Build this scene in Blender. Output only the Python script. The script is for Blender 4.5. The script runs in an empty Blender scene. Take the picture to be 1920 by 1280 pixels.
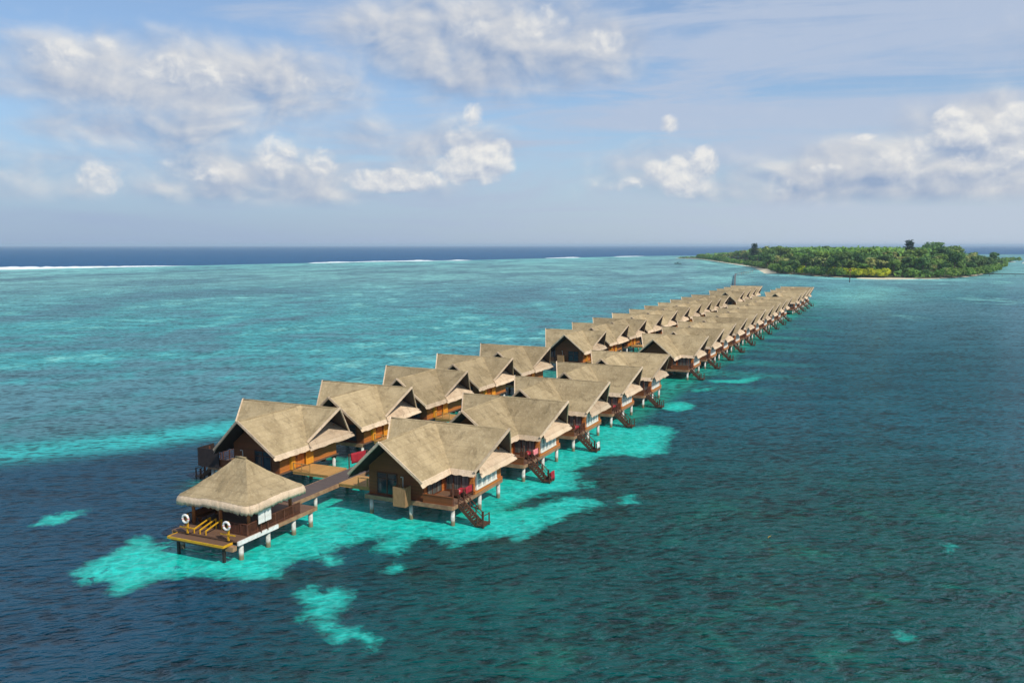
import bpy, math, random
import numpy as np
from mathutils import Vector, Matrix, noise
random.seed(7)
R = math.radians
sc = bpy.context.scene
COL = sc.collection

# ------------------------------------------------------------------ frame of the place
AL = 0.42812
DV = Vector((math.sin(AL), math.cos(AL), 0))      # along the jetty
NV = Vector((math.cos(AL), -math.sin(AL), 0))     # across it, to the open water
ROT = -AL
def W(u, v, z=0.0):
    p = DV * u + NV * v
    return Vector((p.x, p.y, z))

# ------------------------------------------------------------------ node helper
class X:
    """a value socket that can be written as an expression"""
    def __init__(s, nt, sock): s.nt, s.s = nt, sock
    def _m(s, op, *a, clamp=False):
        n = s.nt.nodes.new('ShaderNodeMath'); n.operation = op; n.use_clamp = clamp
        for i, q in enumerate((s,) + a):
            if isinstance(q, X): s.nt.links.new(q.s, n.inputs[i])
            else: n.inputs[i].default_value = q
        return X(s.nt, n.outputs[0])
    def __add__(s, o): return s._m('ADD', o)
    __radd__ = __add__
    def __sub__(s, o): return s._m('SUBTRACT', o)
    def __rsub__(s, o): return (s * -1.0) + o
    def __mul__(s, o): return s._m('MULTIPLY', o)
    __rmul__ = __mul__
    def __truediv__(s, o): return s._m('DIVIDE', o)
    def max(s, o): return s._m('MAXIMUM', o)
    def min(s, o): return s._m('MINIMUM', o)
    def smax(s, o, k): return s._m('SMOOTH_MAX', o, k)
    def clamp(s): return s._m('ADD', 0.0, clamp=True)
    def ss(s, lo, hi):
        n = s.nt.nodes.new('ShaderNodeMapRange'); n.interpolation_type = 'SMOOTHSTEP'
        s.nt.links.new(s.s, n.inputs[0]); n.inputs[1].default_value = lo; n.inputs[2].default_value = hi
        return X(s.nt, n.outputs[0])
def val(nt, sock): return X(nt, sock)
def comb(nt, x, y, z=0.0):
    n = nt.nodes.new('ShaderNodeCombineXYZ')
    for i, q in enumerate((x, y, z)):
        if isinstance(q, X): nt.links.new(q.s, n.inputs[i])
        else: n.inputs[i].default_value = q
    return n.outputs[0]
def mapping(nt, vec, loc=(0, 0, 0), rot=(0, 0, 0), scale=(1, 1, 1)):
    n = nt.nodes.new('ShaderNodeMapping'); nt.links.new(vec, n.inputs[0])
    n.inputs[1].default_value = loc; n.inputs[2].default_value = rot; n.inputs[3].default_value = scale
    return n.outputs[0]
def fbm(nt, vec, scale, detail=5, rough=0.55, dist=0.0, dims='3D'):
    n = nt.nodes.new('ShaderNodeTexNoise'); n.noise_dimensions = dims; nt.links.new(vec, n.inputs['Vector'])
    n.inputs['Scale'].default_value = scale; n.inputs['Detail'].default_value = detail
    n.inputs['Roughness'].default_value = rough; n.inputs['Distortion'].default_value = dist
    return X(nt, n.outputs[0])
def mix(nt, f, a, b, mode='MIX'):
    n = nt.nodes.new('ShaderNodeMix'); n.data_type = 'RGBA'; n.blend_type = mode
    if isinstance(f, X): nt.links.new(f.s, n.inputs[0])
    else: n.inputs[0].default_value = f
    for q, i in ((a, 6), (b, 7)):
        if isinstance(q, (tuple, list)): n.inputs[i].default_value = (*q[:3], 1)
        else: nt.links.new(q, n.inputs[i])
    return n.outputs[2]
def newmat(name):
    m = bpy.data.materials.new(name); m.use_nodes = True
    nt = m.node_tree; nt.nodes.clear()
    return m, nt
def out(nt, sh):
    o = nt.nodes.new('ShaderNodeOutputMaterial'); nt.links.new(sh, o.inputs[0])
def princ(nt, col, rough=0.7, normal=None, spec=0.3, **kw):
    p = nt.nodes.new('ShaderNodeBsdfPrincipled')
    if isinstance(col, (tuple, list)): p.inputs['Base Color'].default_value = (*col[:3], 1)
    else: nt.links.new(col, p.inputs['Base Color'])
    if isinstance(rough, X): nt.links.new(rough.s, p.inputs['Roughness'])
    else: p.inputs['Roughness'].default_value = rough
    p.inputs['Specular IOR Level'].default_value = spec
    if normal is not None: nt.links.new(normal, p.inputs['Normal'])
    for k, v in kw.items(): p.inputs[k].default_value = v
    return p.outputs[0]
def bump(nt, h, strength=1.0, dist=0.1, normal=None):
    b = nt.nodes.new('ShaderNodeBump'); b.inputs['Strength'].default_value = strength; b.inputs['Distance'].default_value = dist
    nt.links.new(h.s if isinstance(h, X) else h, b.inputs['Height'])
    if normal is not None: nt.links.new(normal, b.inputs['Normal'])
    return b.outputs[0]
def objco(nt):
    t = nt.nodes.new('ShaderNodeTexCoord'); return t.outputs['Object']
def orand(nt):
    t = nt.nodes.new('ShaderNodeObjectInfo'); return X(nt, t.outputs['Random'])

# ------------------------------------------------------------------ materials
def simple(name, col, col2=None, scale=3.0, rough=0.7, spec=0.3, bmp=0.0, detail=5, stretch=(1, 1, 1), var=0.0):
    m, nt = newmat(name)
    co = mapping(nt, objco(nt), scale=stretch)
    n = fbm(nt, co, scale, detail, 0.6)
    c = mix(nt, n.ss(0.3, 0.7), col, col2 or tuple(q * 0.75 for q in col))
    if var:
        h = nt.nodes.new('ShaderNodeHueSaturation'); nt.links.new(c, h.inputs['Color'])
        nt.links.new((orand(nt) * (2 * var) + (1 - var)).s, h.inputs['Value']); c = h.outputs[0]
    nrm = bump(nt, n, 0.6, bmp) if bmp else None
    out(nt, princ(nt, c, rough, nrm, spec)); return m
def planks(name, col, col2, axis, width=0.16, rough=0.6, spec=0.25, var=0.06):
    """boarded timber: board tone changes from board to board, dark gaps, grain; axis is the one that crosses the boards"""
    m, nt = newmat(name); co = objco(nt)
    sep = nt.nodes.new('ShaderNodeSeparateXYZ'); nt.links.new(co, sep.inputs[0])
    a = X(nt, sep.outputs[axis]) / width
    cell = a._m('FLOOR'); fr = a._m('FRACT')
    wn = nt.nodes.new('ShaderNodeTexWhiteNoise'); wn.noise_dimensions = '1D'; nt.links.new(cell.s, wn.inputs['W'])
    tone = X(nt, wn.outputs[0])
    sc_ = [1.2, 1.2, 1.2]; sc_[axis] = 14
    g = fbm(nt, mapping(nt, co, scale=sc_), 1.0, 5, 0.65)
    w = fbm(nt, co, 0.6, 4, 0.6)
    f = (tone * 0.45 + g * 0.55 + (w - 0.5) * 0.7).clamp()
    c = mix(nt, f, col, col2)
    gap = ((fr - 0.5)._m('ABSOLUTE')).ss(0.44, 0.49)
    c = mix(nt, gap * 0.75, c, tuple(q * 0.2 for q in col2))
    h = nt.nodes.new('ShaderNodeHueSaturation'); nt.links.new(c, h.inputs['Color'])
    nt.links.new((orand(nt) * (2 * var) + (1 - var)).s, h.inputs['Value'])
    nrm = bump(nt, g * 0.3 - gap, 0.5, 0.02)
    out(nt, princ(nt, h.outputs[0], rough, nrm, spec)); return m
def thatch(name, a, b, c_, rough=0.95):
    m, nt = newmat(name); co = objco(nt)
    rn = orand(nt) * 37.0
    v = nt.nodes.new('ShaderNodeVectorMath'); v.operation = 'ADD'; nt.links.new(co, v.inputs[0])
    nt.links.new(comb(nt, rn, rn * 0.7, rn * 1.3), v.inputs[1]); co2 = v.outputs[0]
    big = fbm(nt, co2, 0.45, 4, 0.55)
    mid = fbm(nt, mapping(nt, co2, scale=(1, 1, 0.35)), 3.2, 5, 0.7)
    fine = fbm(nt, mapping(nt, co2, scale=(1, 1, 0.22)), 15, 4, 0.75)
    sep = nt.nodes.new('ShaderNodeSeparateXYZ'); nt.links.new(co, sep.inputs[0])
    lay = ((X(nt, sep.outputs[2]) + (mid - 0.5) * 0.16) * 2.2)._m('FRACT')       # courses of the thatch
    col = mix(nt, big.ss(0.32, 0.68), a, b)
    col = mix(nt, mid.ss(0.48, 0.8) * 0.75, col, c_)
    stain = fbm(nt, mapping(nt, co2, scale=(1, 1, 0.5)), 0.85, 6, 0.68, 0.6)
    col = mix(nt, stain.ss(0.50, 0.70) * 0.65, col, tuple(q * 0.58 for q in b))
    col = mix(nt, fine.ss(0.5, 0.75) * 0.5, col, tuple(q * 0.45 for q in b))
    col = mix(nt, lay.ss(0.86, 1.0) * 0.22, col, tuple(q * 0.5 for q in b))
    h = nt.nodes.new('ShaderNodeHueSaturation'); nt.links.new(col, h.inputs['Color'])
    nt.links.new((orand(nt) * 0.34 + 0.83).s, h.inputs['Value'])
    nrm = bump(nt, fine * 0.35 + mid * 1.0 + lay * 0.25, 0.9, 0.10)
    out(nt, princ(nt, h.outputs[0], rough, nrm, 0.1)); return m

M = {}
M['thatch'] = thatch('thatch', (0.41, 0.32, 0.187), (0.295, 0.226, 0.127), (0.52, 0.42, 0.265))
M['thatch_edge'] = thatch('thatch_edge', (0.66, 0.52, 0.37), (0.56, 0.43, 0.29), (0.72, 0.60, 0.46))
M['thatch_pent'] = thatch('thatch_pent', (0.58, 0.45, 0.31), (0.50, 0.37, 0.25), (0.66, 0.53, 0.40))
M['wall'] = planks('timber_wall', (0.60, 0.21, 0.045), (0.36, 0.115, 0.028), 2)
M['gable'] = planks('dark_cladding', (0.25, 0.083, 0.026), (0.13, 0.045, 0.017), 2)  # boarding in a darker brown than the walls
M['door'] = planks('varnished_door', (0.62, 0.21, 0.03), (0.42, 0.12, 0.02), 1, 0.3)
M['screen'] = planks('varnished_screen', (0.80, 0.36, 0.03), (0.70, 0.27, 0.025), 1, 0.2)
M['deck'] = planks('deck_boards', (0.20, 0.115, 0.07), (0.12, 0.066, 0.042), 1, 0.15)
M['walk'] = planks('weathered_boards', (0.135, 0.105, 0.095), (0.085, 0.065, 0.06), 1, 0.16)
M['bridge'] = planks('new_boards', (0.52, 0.30, 0.10), (0.38, 0.20, 0.07), 0, 0.18)
M['fascia'] = simple('fascia', (0.36, 0.22, 0.12), (0.22, 0.12, 0.07), 2.0)
M['rail'] = simple('rail_timber', (0.13, 0.048, 0.025), (0.07, 0.027, 0.015), 4.0)
M['stair'] = simple('stair_timber', (0.10, 0.05, 0.026), (0.05, 0.025, 0.015), 3.0)
M['shower'] = simple('shower_boarding', (0.36, 0.21, 0.10), (0.23, 0.13, 0.06), 3.0, stretch=(5, 5, 0.6))
M['frame'] = simple('white_frame', (0.80, 0.77, 0.70), (0.70, 0.66, 0.58), 2.0, rough=0.5)
M['post'] = simple('varnished_post', (0.42, 0.17, 0.05), (0.25, 0.09, 0.03), 3.0, stretch=(3, 3, 0.5))
M['yellow'] = simple('yellow_paint', (0.66, 0.37, 0.012), (0.46, 0.24, 0.015), 4.0, rough=0.5)
M['white'] = simple('white_paint', (0.78, 0.78, 0.76), (0.62, 0.60, 0.56), 3.0, rough=0.5)
M['red'] = simple('red_cloth', (0.36, 0.022, 0.035), (0.26, 0.015, 0.025), 2.0, rough=0.9)
M['pink'] = simple('pink_cloth', (0.78, 0.27, 0.27), (0.66, 0.18, 0.2), 2.0, rough=0.9)
M['dark'] = simple('dark_timber', (0.035, 0.025, 0.022), (0.02, 0.015, 0.015), 3.0)
M['blind'] = simple('pale_blind', (0.42, 0.47, 0.47), (0.22, 0.27, 0.28), 0.9, rough=0.2, spec=0.5, stretch=(1, 2, 0.3))
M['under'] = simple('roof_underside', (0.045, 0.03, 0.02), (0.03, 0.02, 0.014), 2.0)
M['trunk'] = simple('bark', (0.17, 0.13, 0.09), (0.09, 0.07, 0.05), 2.0)
M['hull'] = simple('boat_hull', (0.10, 0.20, 0.20), (0.07, 0.13, 0.14), 1.0, rough=0.4)
def mk_glass():
    m, nt = newmat('window_glass')
    n = fbm(nt, objco(nt), 0.8, 3)
    out(nt, princ(nt, mix(nt, n.ss(.35, .65), (0.012, 0.022, 0.03), (0.03, 0.05, 0.06)), 0.08, None, 0.6)); return m
M['glass'] = mk_glass()
def mk_curtain():
    m, nt = newmat('curtain_behind_glass')
    w = fbm(nt, mapping(nt, objco(nt), scale=(6, 6, 0.3)), 1.5, 3)
    out(nt, princ(nt, mix(nt, w.ss(.4, .6), (0.17, 0.17, 0.15), (0.05, 0.06, 0.055)), 0.2, None, 0.5)); return m
M['curtain'] = mk_curtain()
def mk_pile():
    m, nt = newmat('concrete_pile')
    g = nt.nodes.new('ShaderNodeNewGeometry'); sep = nt.nodes.new('ShaderNodeSeparateXYZ'); nt.links.new(g.outputs['Position'], sep.inputs[0])
    z = X(nt, sep.outputs[2]); n = fbm(nt, g.outputs['Position'], 2.5, 5, 0.6)
    wet = 1.0 - (z + (n - 0.5) * 0.6).ss(0.30, 0.65)                              # tide mark with algae
    c = mix(nt, n.ss(.35, .7), (0.60, 0.60, 0.57), (0.36, 0.35, 0.31))
    c = mix(nt, wet * 0.9, c, (0.16, 0.13, 0.06))
    out(nt, princ(nt, c, 0.8)); return m
M['pile'] = mk_pile()
def mk_leaf(name, a, b, var=0.25):
    m, nt = newmat(name); co = objco(nt)
    n = fbm(nt, co, 0.35, 3, 0.6); n2 = fbm(nt, co, 1.7, 2)
    c = mix(nt, (n * 0.6 + n2 * 0.4).ss(0.34, 0.66), a, b)
    h = nt.nodes.new('ShaderNodeHueSaturation'); nt.links.new(c, h.inputs['Color'])
    r = orand(nt)
    nt.links.new((r * (2 * var) + (1 - var)).s, h.inputs['Value'])
    nt.links.new((((r * 7.31)._m('FRACT')) * 0.035 + 0.4825).s, h.inputs['Hue'])
    d = princ(nt, h.outputs[0], 0.6, None, 0.25)
    t = nt.nodes.new('ShaderNodeBsdfTranslucent'); nt.links.new(h.outputs[0], t.inputs[0])
    ms = nt.nodes.new('ShaderNodeMixShader'); ms.inputs[0].default_value = 0.25
    nt.links.new(d, ms.inputs[1]); nt.links.new(t.outputs[0], ms.inputs[2])
    out(nt, ms.outputs[0]); return m
M['leaf'] = mk_leaf('broad_leaves', (0.085, 0.185, 0.028), (0.20, 0.325, 0.055))
M['leaf_dark'] = mk_leaf('dark_leaves', (0.055, 0.13, 0.03), (0.115, 0.21, 0.048))
M['palm'] = mk_leaf('palm_fronds', (0.23, 0.29, 0.07), (0.35, 0.36, 0.11))
M['lime'] = mk_leaf('lime_leaves', (0.36, 0.44, 0.015), (0.50, 0.54, 0.02), 0.1)
M['pine'] = mk_leaf('needle_leaves', (0.03, 0.07, 0.045), (0.06, 0.10, 0.06))
M['sand'] = simple('beach_sand', (0.72, 0.64, 0.48), (0.60, 0.52, 0.36), 0.15, rough=0.95)
M['soil'] = simple('island_soil', (0.10, 0.10, 0.05), (0.06, 0.07, 0.035), 0.1, rough=0.95)

# ------------------------------------------------------------------ mesh helper
class MB:
    def __init__(s): s.v, s.f, s.m = [], [], []
    def add(s, vs, fs, mat=0):
        o = len(s.v); s.v += [tuple(q) for q in vs]; s.f += [[i + o for i in f] for f in fs]; s.m += [mat] * len(fs)
    def box(s, x0, x1, y0, y1, z0, z1, mat=0):
        x0, x1 = min(x0, x1), max(x0, x1); y0, y1 = min(y0, y1), max(y0, y1)
        s.add([(x0, y0, z0), (x1, y0, z0), (x1, y1, z0), (x0, y1, z0), (x0, y0, z1), (x1, y0, z1), (x1, y1, z1), (x0, y1, z1)],
              [(0, 3, 2, 1), (4, 5, 6, 7), (0, 1, 5, 4), (1, 2, 6, 5), (2, 3, 7, 6), (3, 0, 4, 7)], mat)
    def beam(s, a, b, w, h=None, mat=0, up=(0, 0, 1)):
        a, b = Vector(a), Vector(b); h = h or w; d = (b - a).normalized(); up = Vector(up)
        if abs(d.dot(up)) > 0.95: up = Vector((0, 1, 0))
        sx = d.cross(up).normalized() * (w / 2); sy = sx.cross(d).normalized() * (h / 2)
        vs = [p + i * sx + j * sy for p in (a, b) for i, j in ((-1, -1), (1, -1), (1, 1), (-1, 1))]
        s.add(vs, [(3, 2, 1, 0), (4, 5, 6, 7), (0, 1, 5, 4), (1, 2, 6, 5), (2, 3, 7, 6), (3, 0, 4, 7)], mat)
    def tube(s, pts, r, n=10, mat=0, r2=None, closed=False):
        pts = [Vector(p) for p in pts]; k = len(pts); vs = []; fs = []
        for i, p in enumerate(pts):
            d = (pts[(i + 1) % k] - pts[i - 1]) if closed else (pts[min(i + 1, k - 1)] - pts[max(i - 1, 0)])
            d.normalize(); up = Vector((0, 0, 1)) if abs(d.z) < 0.95 else Vector((0, 1, 0))
            a = d.cross(up).normalized(); b = a.cross(d).normalized()
            rr = r if r2 is None else r + (r2 - r) * i / (k - 1)
            vs += [p + rr * (math.cos(t) * a + math.sin(t) * b) for t in [2 * math.pi * q / n for q in range(n)]]
        for i in range(k if closed else k - 1):
            j = (i + 1) % k
            fs += [(i * n + q, i * n + (q + 1) % n, j * n + (q + 1) % n, j * n + q) for q in range(n)]
        if not closed: fs += [tuple(range(n - 1, -1, -1)), tuple((k - 1) * n + q for q in range(n))]
        s.add(vs, fs, mat)
    def slab(s, c, nx, ny, th, amp=0.0, seed=0.0, rim=1, sag=0.0, edge_drop=0.0, under=0):
        """thatch slope: c = four top corners (ridge0, ridge1, eave1, eave0); bumpy top, flat underside, rim in material `rim`"""
        c = [Vector(q) for q in c]
        nrm = (c[1] - c[0]).cross(c[3] - c[0]) + (c[2] - c[1]).cross(c[3] - c[2])
        nrm.normalize()
        if nrm.z < 0: nrm = -nrm
        top, bot = [], []
        for j in range(ny + 1):
            t = j / ny
            for i in range(nx + 1):
                q = i / nx
                p = (c[0] * (1 - q) + c[1] * q) * (1 - t) + (c[3] * (1 - q) + c[2] * q) * t
                w = noise.noise(Vector((p.x * 0.9 + seed, p.y * 0.9, p.z * 0.9))) + 0.5 * noise.noise(Vector((p.x * 2.6, p.y * 2.6 + seed, p.z * 2.6)))
                g = p + nrm * (amp * w) - Vector((0, 0, sag * math.sin(math.pi * t)))
                b = p - Vector((0, 0, th)) - Vector((0, 0, sag * math.sin(math.pi * t)))
                if j == ny:                                                       # ragged flared eave
                    o_ = (c[3] - c[0] + c[2] - c[1]); o_.z = 0
                    if o_.length > 0.01: o_.normalize()
                    e = noise.noise(Vector((p.x * 5.1, p.y * 5.1, seed))) * 0.10 + noise.noise(Vector((p.x * 13, p.y * 13, seed))) * 0.06
                    b.z += e - edge_drop; b += o_ * 0.10
                    g -= o_ * 0.16; g.z += 0.05
                top.append(g); bot.append(b)
        N = len(top); w_ = nx + 1
        fs, fr = [], []
        flip = (c[1] - c[0]).cross(c[3] - c[0]).z < 0
        for j in range(ny):
            for i in range(nx):
                a = (j * w_ + i, j * w_ + i + 1, (j + 1) * w_ + i + 1, (j + 1) * w_ + i)
                fs.append(a[::-1] if flip else a)
                fr.append(tuple(2 * N + q for q in (a if flip else a[::-1])))
        ring = [i for i in range(w_)] + [j * w_ + nx for j in range(1, ny + 1)] + [ny * w_ + i for i in range(nx - 1, -1, -1)] + [j * w_ for j in range(ny - 1, 0, -1)]
        side = []
        for k in range(len(ring)):
            a, b = ring[k], ring[(k + 1) % len(ring)]
            side.append((a, N + a, N + b, b) if not flip else (b, N + b, N + a, a))
        side = [tuple(q + (3 * N if q < N else 0) for q in f) for f in side]
        o = len(s.v); s.v += [tuple(q) for q in top + bot + bot + top]
        for L, m in ((fs, 0), (fr, under), (side, rim)):
            s.f += [[i + o for i in f] for f in L]; s.m += [m] * len(L)
    def mesh(s, name, mats, smooth=False, mirror=False):
        me = bpy.data.meshes.new(name)
        v = [(-x, y, z) for x, y, z in s.v] if mirror else s.v
        f = [q[::-1] for q in s.f] if mirror else s.f
        me.from_pydata(v, [], f)
        for m in (mats if isinstance(mats, (list, tuple)) else [mats]): me.materials.append(m)
        me.polygons.foreach_set('material_index', s.m)
        if smooth: me.polygons.foreach_set('use_smooth', [True] * len(me.polygons))
        me.update(); return me
def link(name, data, parent=None, loc=None, rot=0.0):
    o = bpy.data.objects.new(name, data); COL.objects.link(o)
    if parent is not None: o.parent = parent
    if loc is not None: o.location = loc
    if rot: o.rotation_euler = (0, 0, rot)
    return o
def tag(o, label=None, cat=None, group=None, kind=None):
    if label: o['label'] = label
    if cat: o['category'] = cat
    if group: o['group'] = group
    if kind: o['kind'] = kind
    return o
def copy_tree(o, parent=None):
    c = o.copy(); COL.objects.link(c)
    if parent is not None: c.parent = parent
    for ch in o.children: copy_tree(ch, c)
    return c

# ------------------------------------------------------------------ villas
# local frame: x = away from the jetty, y = along the jetty (0 at the main ridge), z = above the water
ZR, FL = 7.6, 1.9
XB = -1.5                                            # axis of the front gable
def villa_parts(mirror, seed):
    """the parts of one villa as (name, mesh, children); mirrored for the row on the lagoon side"""
    P = []
    def put(name, mb, mats, smooth=False, kids=(), label=None):
        P.append((name, mb.mesh(name, mats, smooth, mirror), kids, label))
    th = 0.20
    r = MB()
    J = 0.911
    far = [(-6.65, 0, ZR), (6.65, 0, ZR), (4.95, 3.95, 4.15), (-4.95, 3.95, 4.15)]
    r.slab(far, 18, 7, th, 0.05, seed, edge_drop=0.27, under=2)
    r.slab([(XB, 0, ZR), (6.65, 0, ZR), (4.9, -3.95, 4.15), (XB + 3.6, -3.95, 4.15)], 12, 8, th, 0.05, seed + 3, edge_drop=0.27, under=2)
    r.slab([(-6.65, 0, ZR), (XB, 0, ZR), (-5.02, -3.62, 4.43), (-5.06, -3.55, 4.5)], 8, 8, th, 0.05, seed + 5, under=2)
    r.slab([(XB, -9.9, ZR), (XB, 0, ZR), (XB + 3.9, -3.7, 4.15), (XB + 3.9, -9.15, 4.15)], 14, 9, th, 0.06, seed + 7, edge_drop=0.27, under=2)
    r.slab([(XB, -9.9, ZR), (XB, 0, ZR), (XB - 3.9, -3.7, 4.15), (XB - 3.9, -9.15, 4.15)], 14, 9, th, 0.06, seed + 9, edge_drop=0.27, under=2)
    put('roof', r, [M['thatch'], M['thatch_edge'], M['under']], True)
    c = MB()
    c.tube([(x, 0.0, ZR - 0.10 + 0.03 * noise.noise(Vector((x, seed, 0)))) for x in np.linspace(-6.6, 6.6, 12)], 0.13, 8)
    c.tube([(XB, y, ZR - 0.10 + 0.03 * noise.noise(Vector((y, seed, 3)))) for y in np.linspace(-9.85, 0, 10)], 0.13, 8)
    put('ridge_cap', c, [M['thatch']], True)
    for a, l, rr in (((6.68, 0, ZR), (4.95, -3.98, 4.12), (4.98, 3.98, 4.12)), ((-6.68, 0, ZR), (-5.06, -3.6, 4.46), (-4.98, 3.98, 4.12)),
                     ((XB, -9.95, ZR), (XB - 3.93, -9.2, 4.12), (XB + 3.93, -9.2, 4.12))):
        g = MB()
        for e in (l, rr):
            A, B = Vector(a), Vector(e)
            g.beam(A + Vector((0, 0, -0.02)), B + Vector((0, 0, -0.02)), 0.14, 0.22)
        put('bargeboard', g, [M['thatch_edge']])
    for sx in (1, -1):                               # skirt roof under each end gable
        p = MB(); xo = 0.0 if sx > 0 else -0.1
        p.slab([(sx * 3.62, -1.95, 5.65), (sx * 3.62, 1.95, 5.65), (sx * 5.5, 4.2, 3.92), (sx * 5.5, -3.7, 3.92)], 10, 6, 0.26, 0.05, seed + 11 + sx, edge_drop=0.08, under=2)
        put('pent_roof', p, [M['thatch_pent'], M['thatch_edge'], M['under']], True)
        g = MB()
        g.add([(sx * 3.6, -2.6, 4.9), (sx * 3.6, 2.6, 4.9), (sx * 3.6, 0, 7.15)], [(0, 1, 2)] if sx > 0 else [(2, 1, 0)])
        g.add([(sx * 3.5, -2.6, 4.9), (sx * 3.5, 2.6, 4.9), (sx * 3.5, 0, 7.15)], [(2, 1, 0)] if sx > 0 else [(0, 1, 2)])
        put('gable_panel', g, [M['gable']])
    w = MB()                                         # boarded walls round both wings
    w.box(-4.4, -4.24, -7.2, 2.3, FL, 4.35)          # jetty side
    w.box(-4.24, 4.5, 2.15, 2.3, FL, 5.2)            # far side
    w.box(4.5, 4.65, -3.6, 2.3, FL, 4.2)             # outer end
    w.box(1.45, 4.5, -3.6, -3.45, FL, 4.2)           # veranda back wall
    w.box(1.3, 1.45, -7.2, -3.45, FL, 4.3)           # veranda side wall
    put('wall', w, [M['wall']])
    g = MB()                                         # dark brown front gable, 0.15 thick
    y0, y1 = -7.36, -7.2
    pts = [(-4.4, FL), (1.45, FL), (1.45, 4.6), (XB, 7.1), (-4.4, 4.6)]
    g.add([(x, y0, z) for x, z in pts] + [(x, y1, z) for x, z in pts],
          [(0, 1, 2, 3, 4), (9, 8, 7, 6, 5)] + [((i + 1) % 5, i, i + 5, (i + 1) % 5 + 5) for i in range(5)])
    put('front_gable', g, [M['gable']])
    d = MB(); x0, x1, z0, z1 = -3.45, -1.35, FL + 0.12, 4.1
    for a in (x0, (x0 + x1) / 2, x1): d.box(a - 0.05, a + 0.05, -7.44, -7.37, z0, z1)
    d.box(x0 + 0.05, x1 - 0.05, -7.43, -7.375, z1 - 0.09, z1); d.box(x0 + 0.05, x1 - 0.05, -7.43, -7.375, z0, z0 + 0.1)
    d.box(x0 + 0.05, x1 - 0.05, -7.43, -7.375, 3.5, 3.56)
    pn = MB(); pn.box(x0 + 0.06, (x0 + x1) / 2 - 0.06, -7.40, -7.385, z0 + 0.11, z1 - 0.1); pn.box((x0 + x1) / 2 + 0.06, x1 - 0.06, -7.40, -7.385, z0 + 0.11, z1 - 0.1)
    ct = MB(); ct.box(x0 + 0.1, x0 + 0.42, -7.384, -7.378, z0 + 0.15, z1 - 0.12)
    put('glass_door', d, [M['rail']], kids=[('pane', pn.mesh('pane', [M['glass']], False, mirror))])
    d = MB(); p = MB()                               # veranda glazing, on both inner walls
    xs = np.linspace(1.75, 4.2, 4)
    for a in xs: d.box(a - 0.045, a + 0.045, -3.68, -3.605, FL + 0.1, 3.98)
    d.box(1.8, 4.15, -3.67, -3.61, 3.9, 3.98); d.box(1.8, 4.15, -3.67, -3.61, FL + 0.1, FL + 0.2)
    for a, b in zip(xs[:-1], xs[1:]): p.box(a + 0.05, b - 0.05, -3.64, -3.62, FL + 0.2, 3.9)
    put('veranda_window', d, [M['rail']], kids=[('pane', p.mesh('pane', [M['curtain']], False, mirror))])
    d = MB(); p = MB()
    ys = np.linspace(-6.7, -4.1, 4)
    for a in ys: d.box(1.455, 1.53, a - 0.045, a + 0.045, FL + 0.1, 3.95)
    d.box(1.46, 1.52, -6.65, -4.15, 3.87, 3.95); d.box(1.46, 1.52, -6.65, -4.15, FL + 0.1, FL + 0.2)
    for a, b in zip(ys[:-1], ys[1:]): p.box(1.47, 1.49, a + 0.05, b - 0.05, FL + 0.2, 3.87)
    put('veranda_window', d, [M['rail']], kids=[('pane', p.mesh('pane', [M['curtain']], False, mirror))])
    d = MB(); p = MB(); ys = np.linspace(-3.1, 0.9, 5)  # white framed window band at the outer end
    for a in ys: d.box(4.655, 4.80, a - 0.17, a + 0.17, FL + 0.45, 3.8)
    d.box(4.655, 4.78, -2.93, 0.73, 3.66, 3.8); d.box(4.655, 4.84, -3.3, 1.1, FL + 0.33, FL + 0.45); d.box(4.655, 4.74, -2.93, 0.73, 3.05, 3.12)
    for a, b in zip(ys[:-1], ys[1:]): p.box(4.66, 4.69, a + 0.175, b - 0.175, FL + 0.46, 3.65)
    put('window', d, [M['frame']], kids=[('pane', p.mesh('pane', [M['blind']], False, mirror))])
    e = MB(); e.box(4.655, 4.82, -3.6, 2.3, FL - 0.02, FL + 0.30)
    put('sill_panel', e, [M['wall']])
    e = MB(); e.box(-4.50, -4.405, -4.9, -3.45, FL + 0.05, 3.85)
    h = MB(); h.beam((-4.56, -4.7, 2.9), (-4.56, -4.7, 3.15), 0.05)
    put('door', e, [M['door']], kids=[('handle', h.mesh('handle', [M['dark']], False, mirror))])
    for a, b in ((-5.75, -5.15), (-3.4, -2.15)):
        e = MB(); e.box(-4.72, -4.405, a, b, FL + 0.05, 3.95)
        put('screen_panel', e, [M['screen']])
    f = MB()                                         # floor on its joists
    f.box(-4.6, 4.7, -7.75, 2.45, FL - 0.12, FL - 0.01)
    for y in (-7.3, -4.6, -2, 0.2, 2.1): f.box(-4.5, 4.6, y - 0.1, y + 0.1, FL - 0.45, FL - 0.12, 1)
    put('floor', f, [M['deck'], M['dark']])
    f = MB()
    f.box(-4.6, 4.72, -7.83, -7.755, FL - 0.36, FL + 0.02); f.box(4.705, 4.78, -7.75, 2.45, FL - 0.34, FL - 0.03)
    put('fascia', f, [M['fascia']])
    for x in (-4.2, 0.1, 4.45):
        for y in (-7.3, -2.0, 2.1):
            q = MB(); q.tube([(x, y, -1.0), (x, y, FL - 0.45)], 0.19, 14)
            put('pile', q, [M['pile']], True)
    q = MB()                                         # veranda railing
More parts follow.
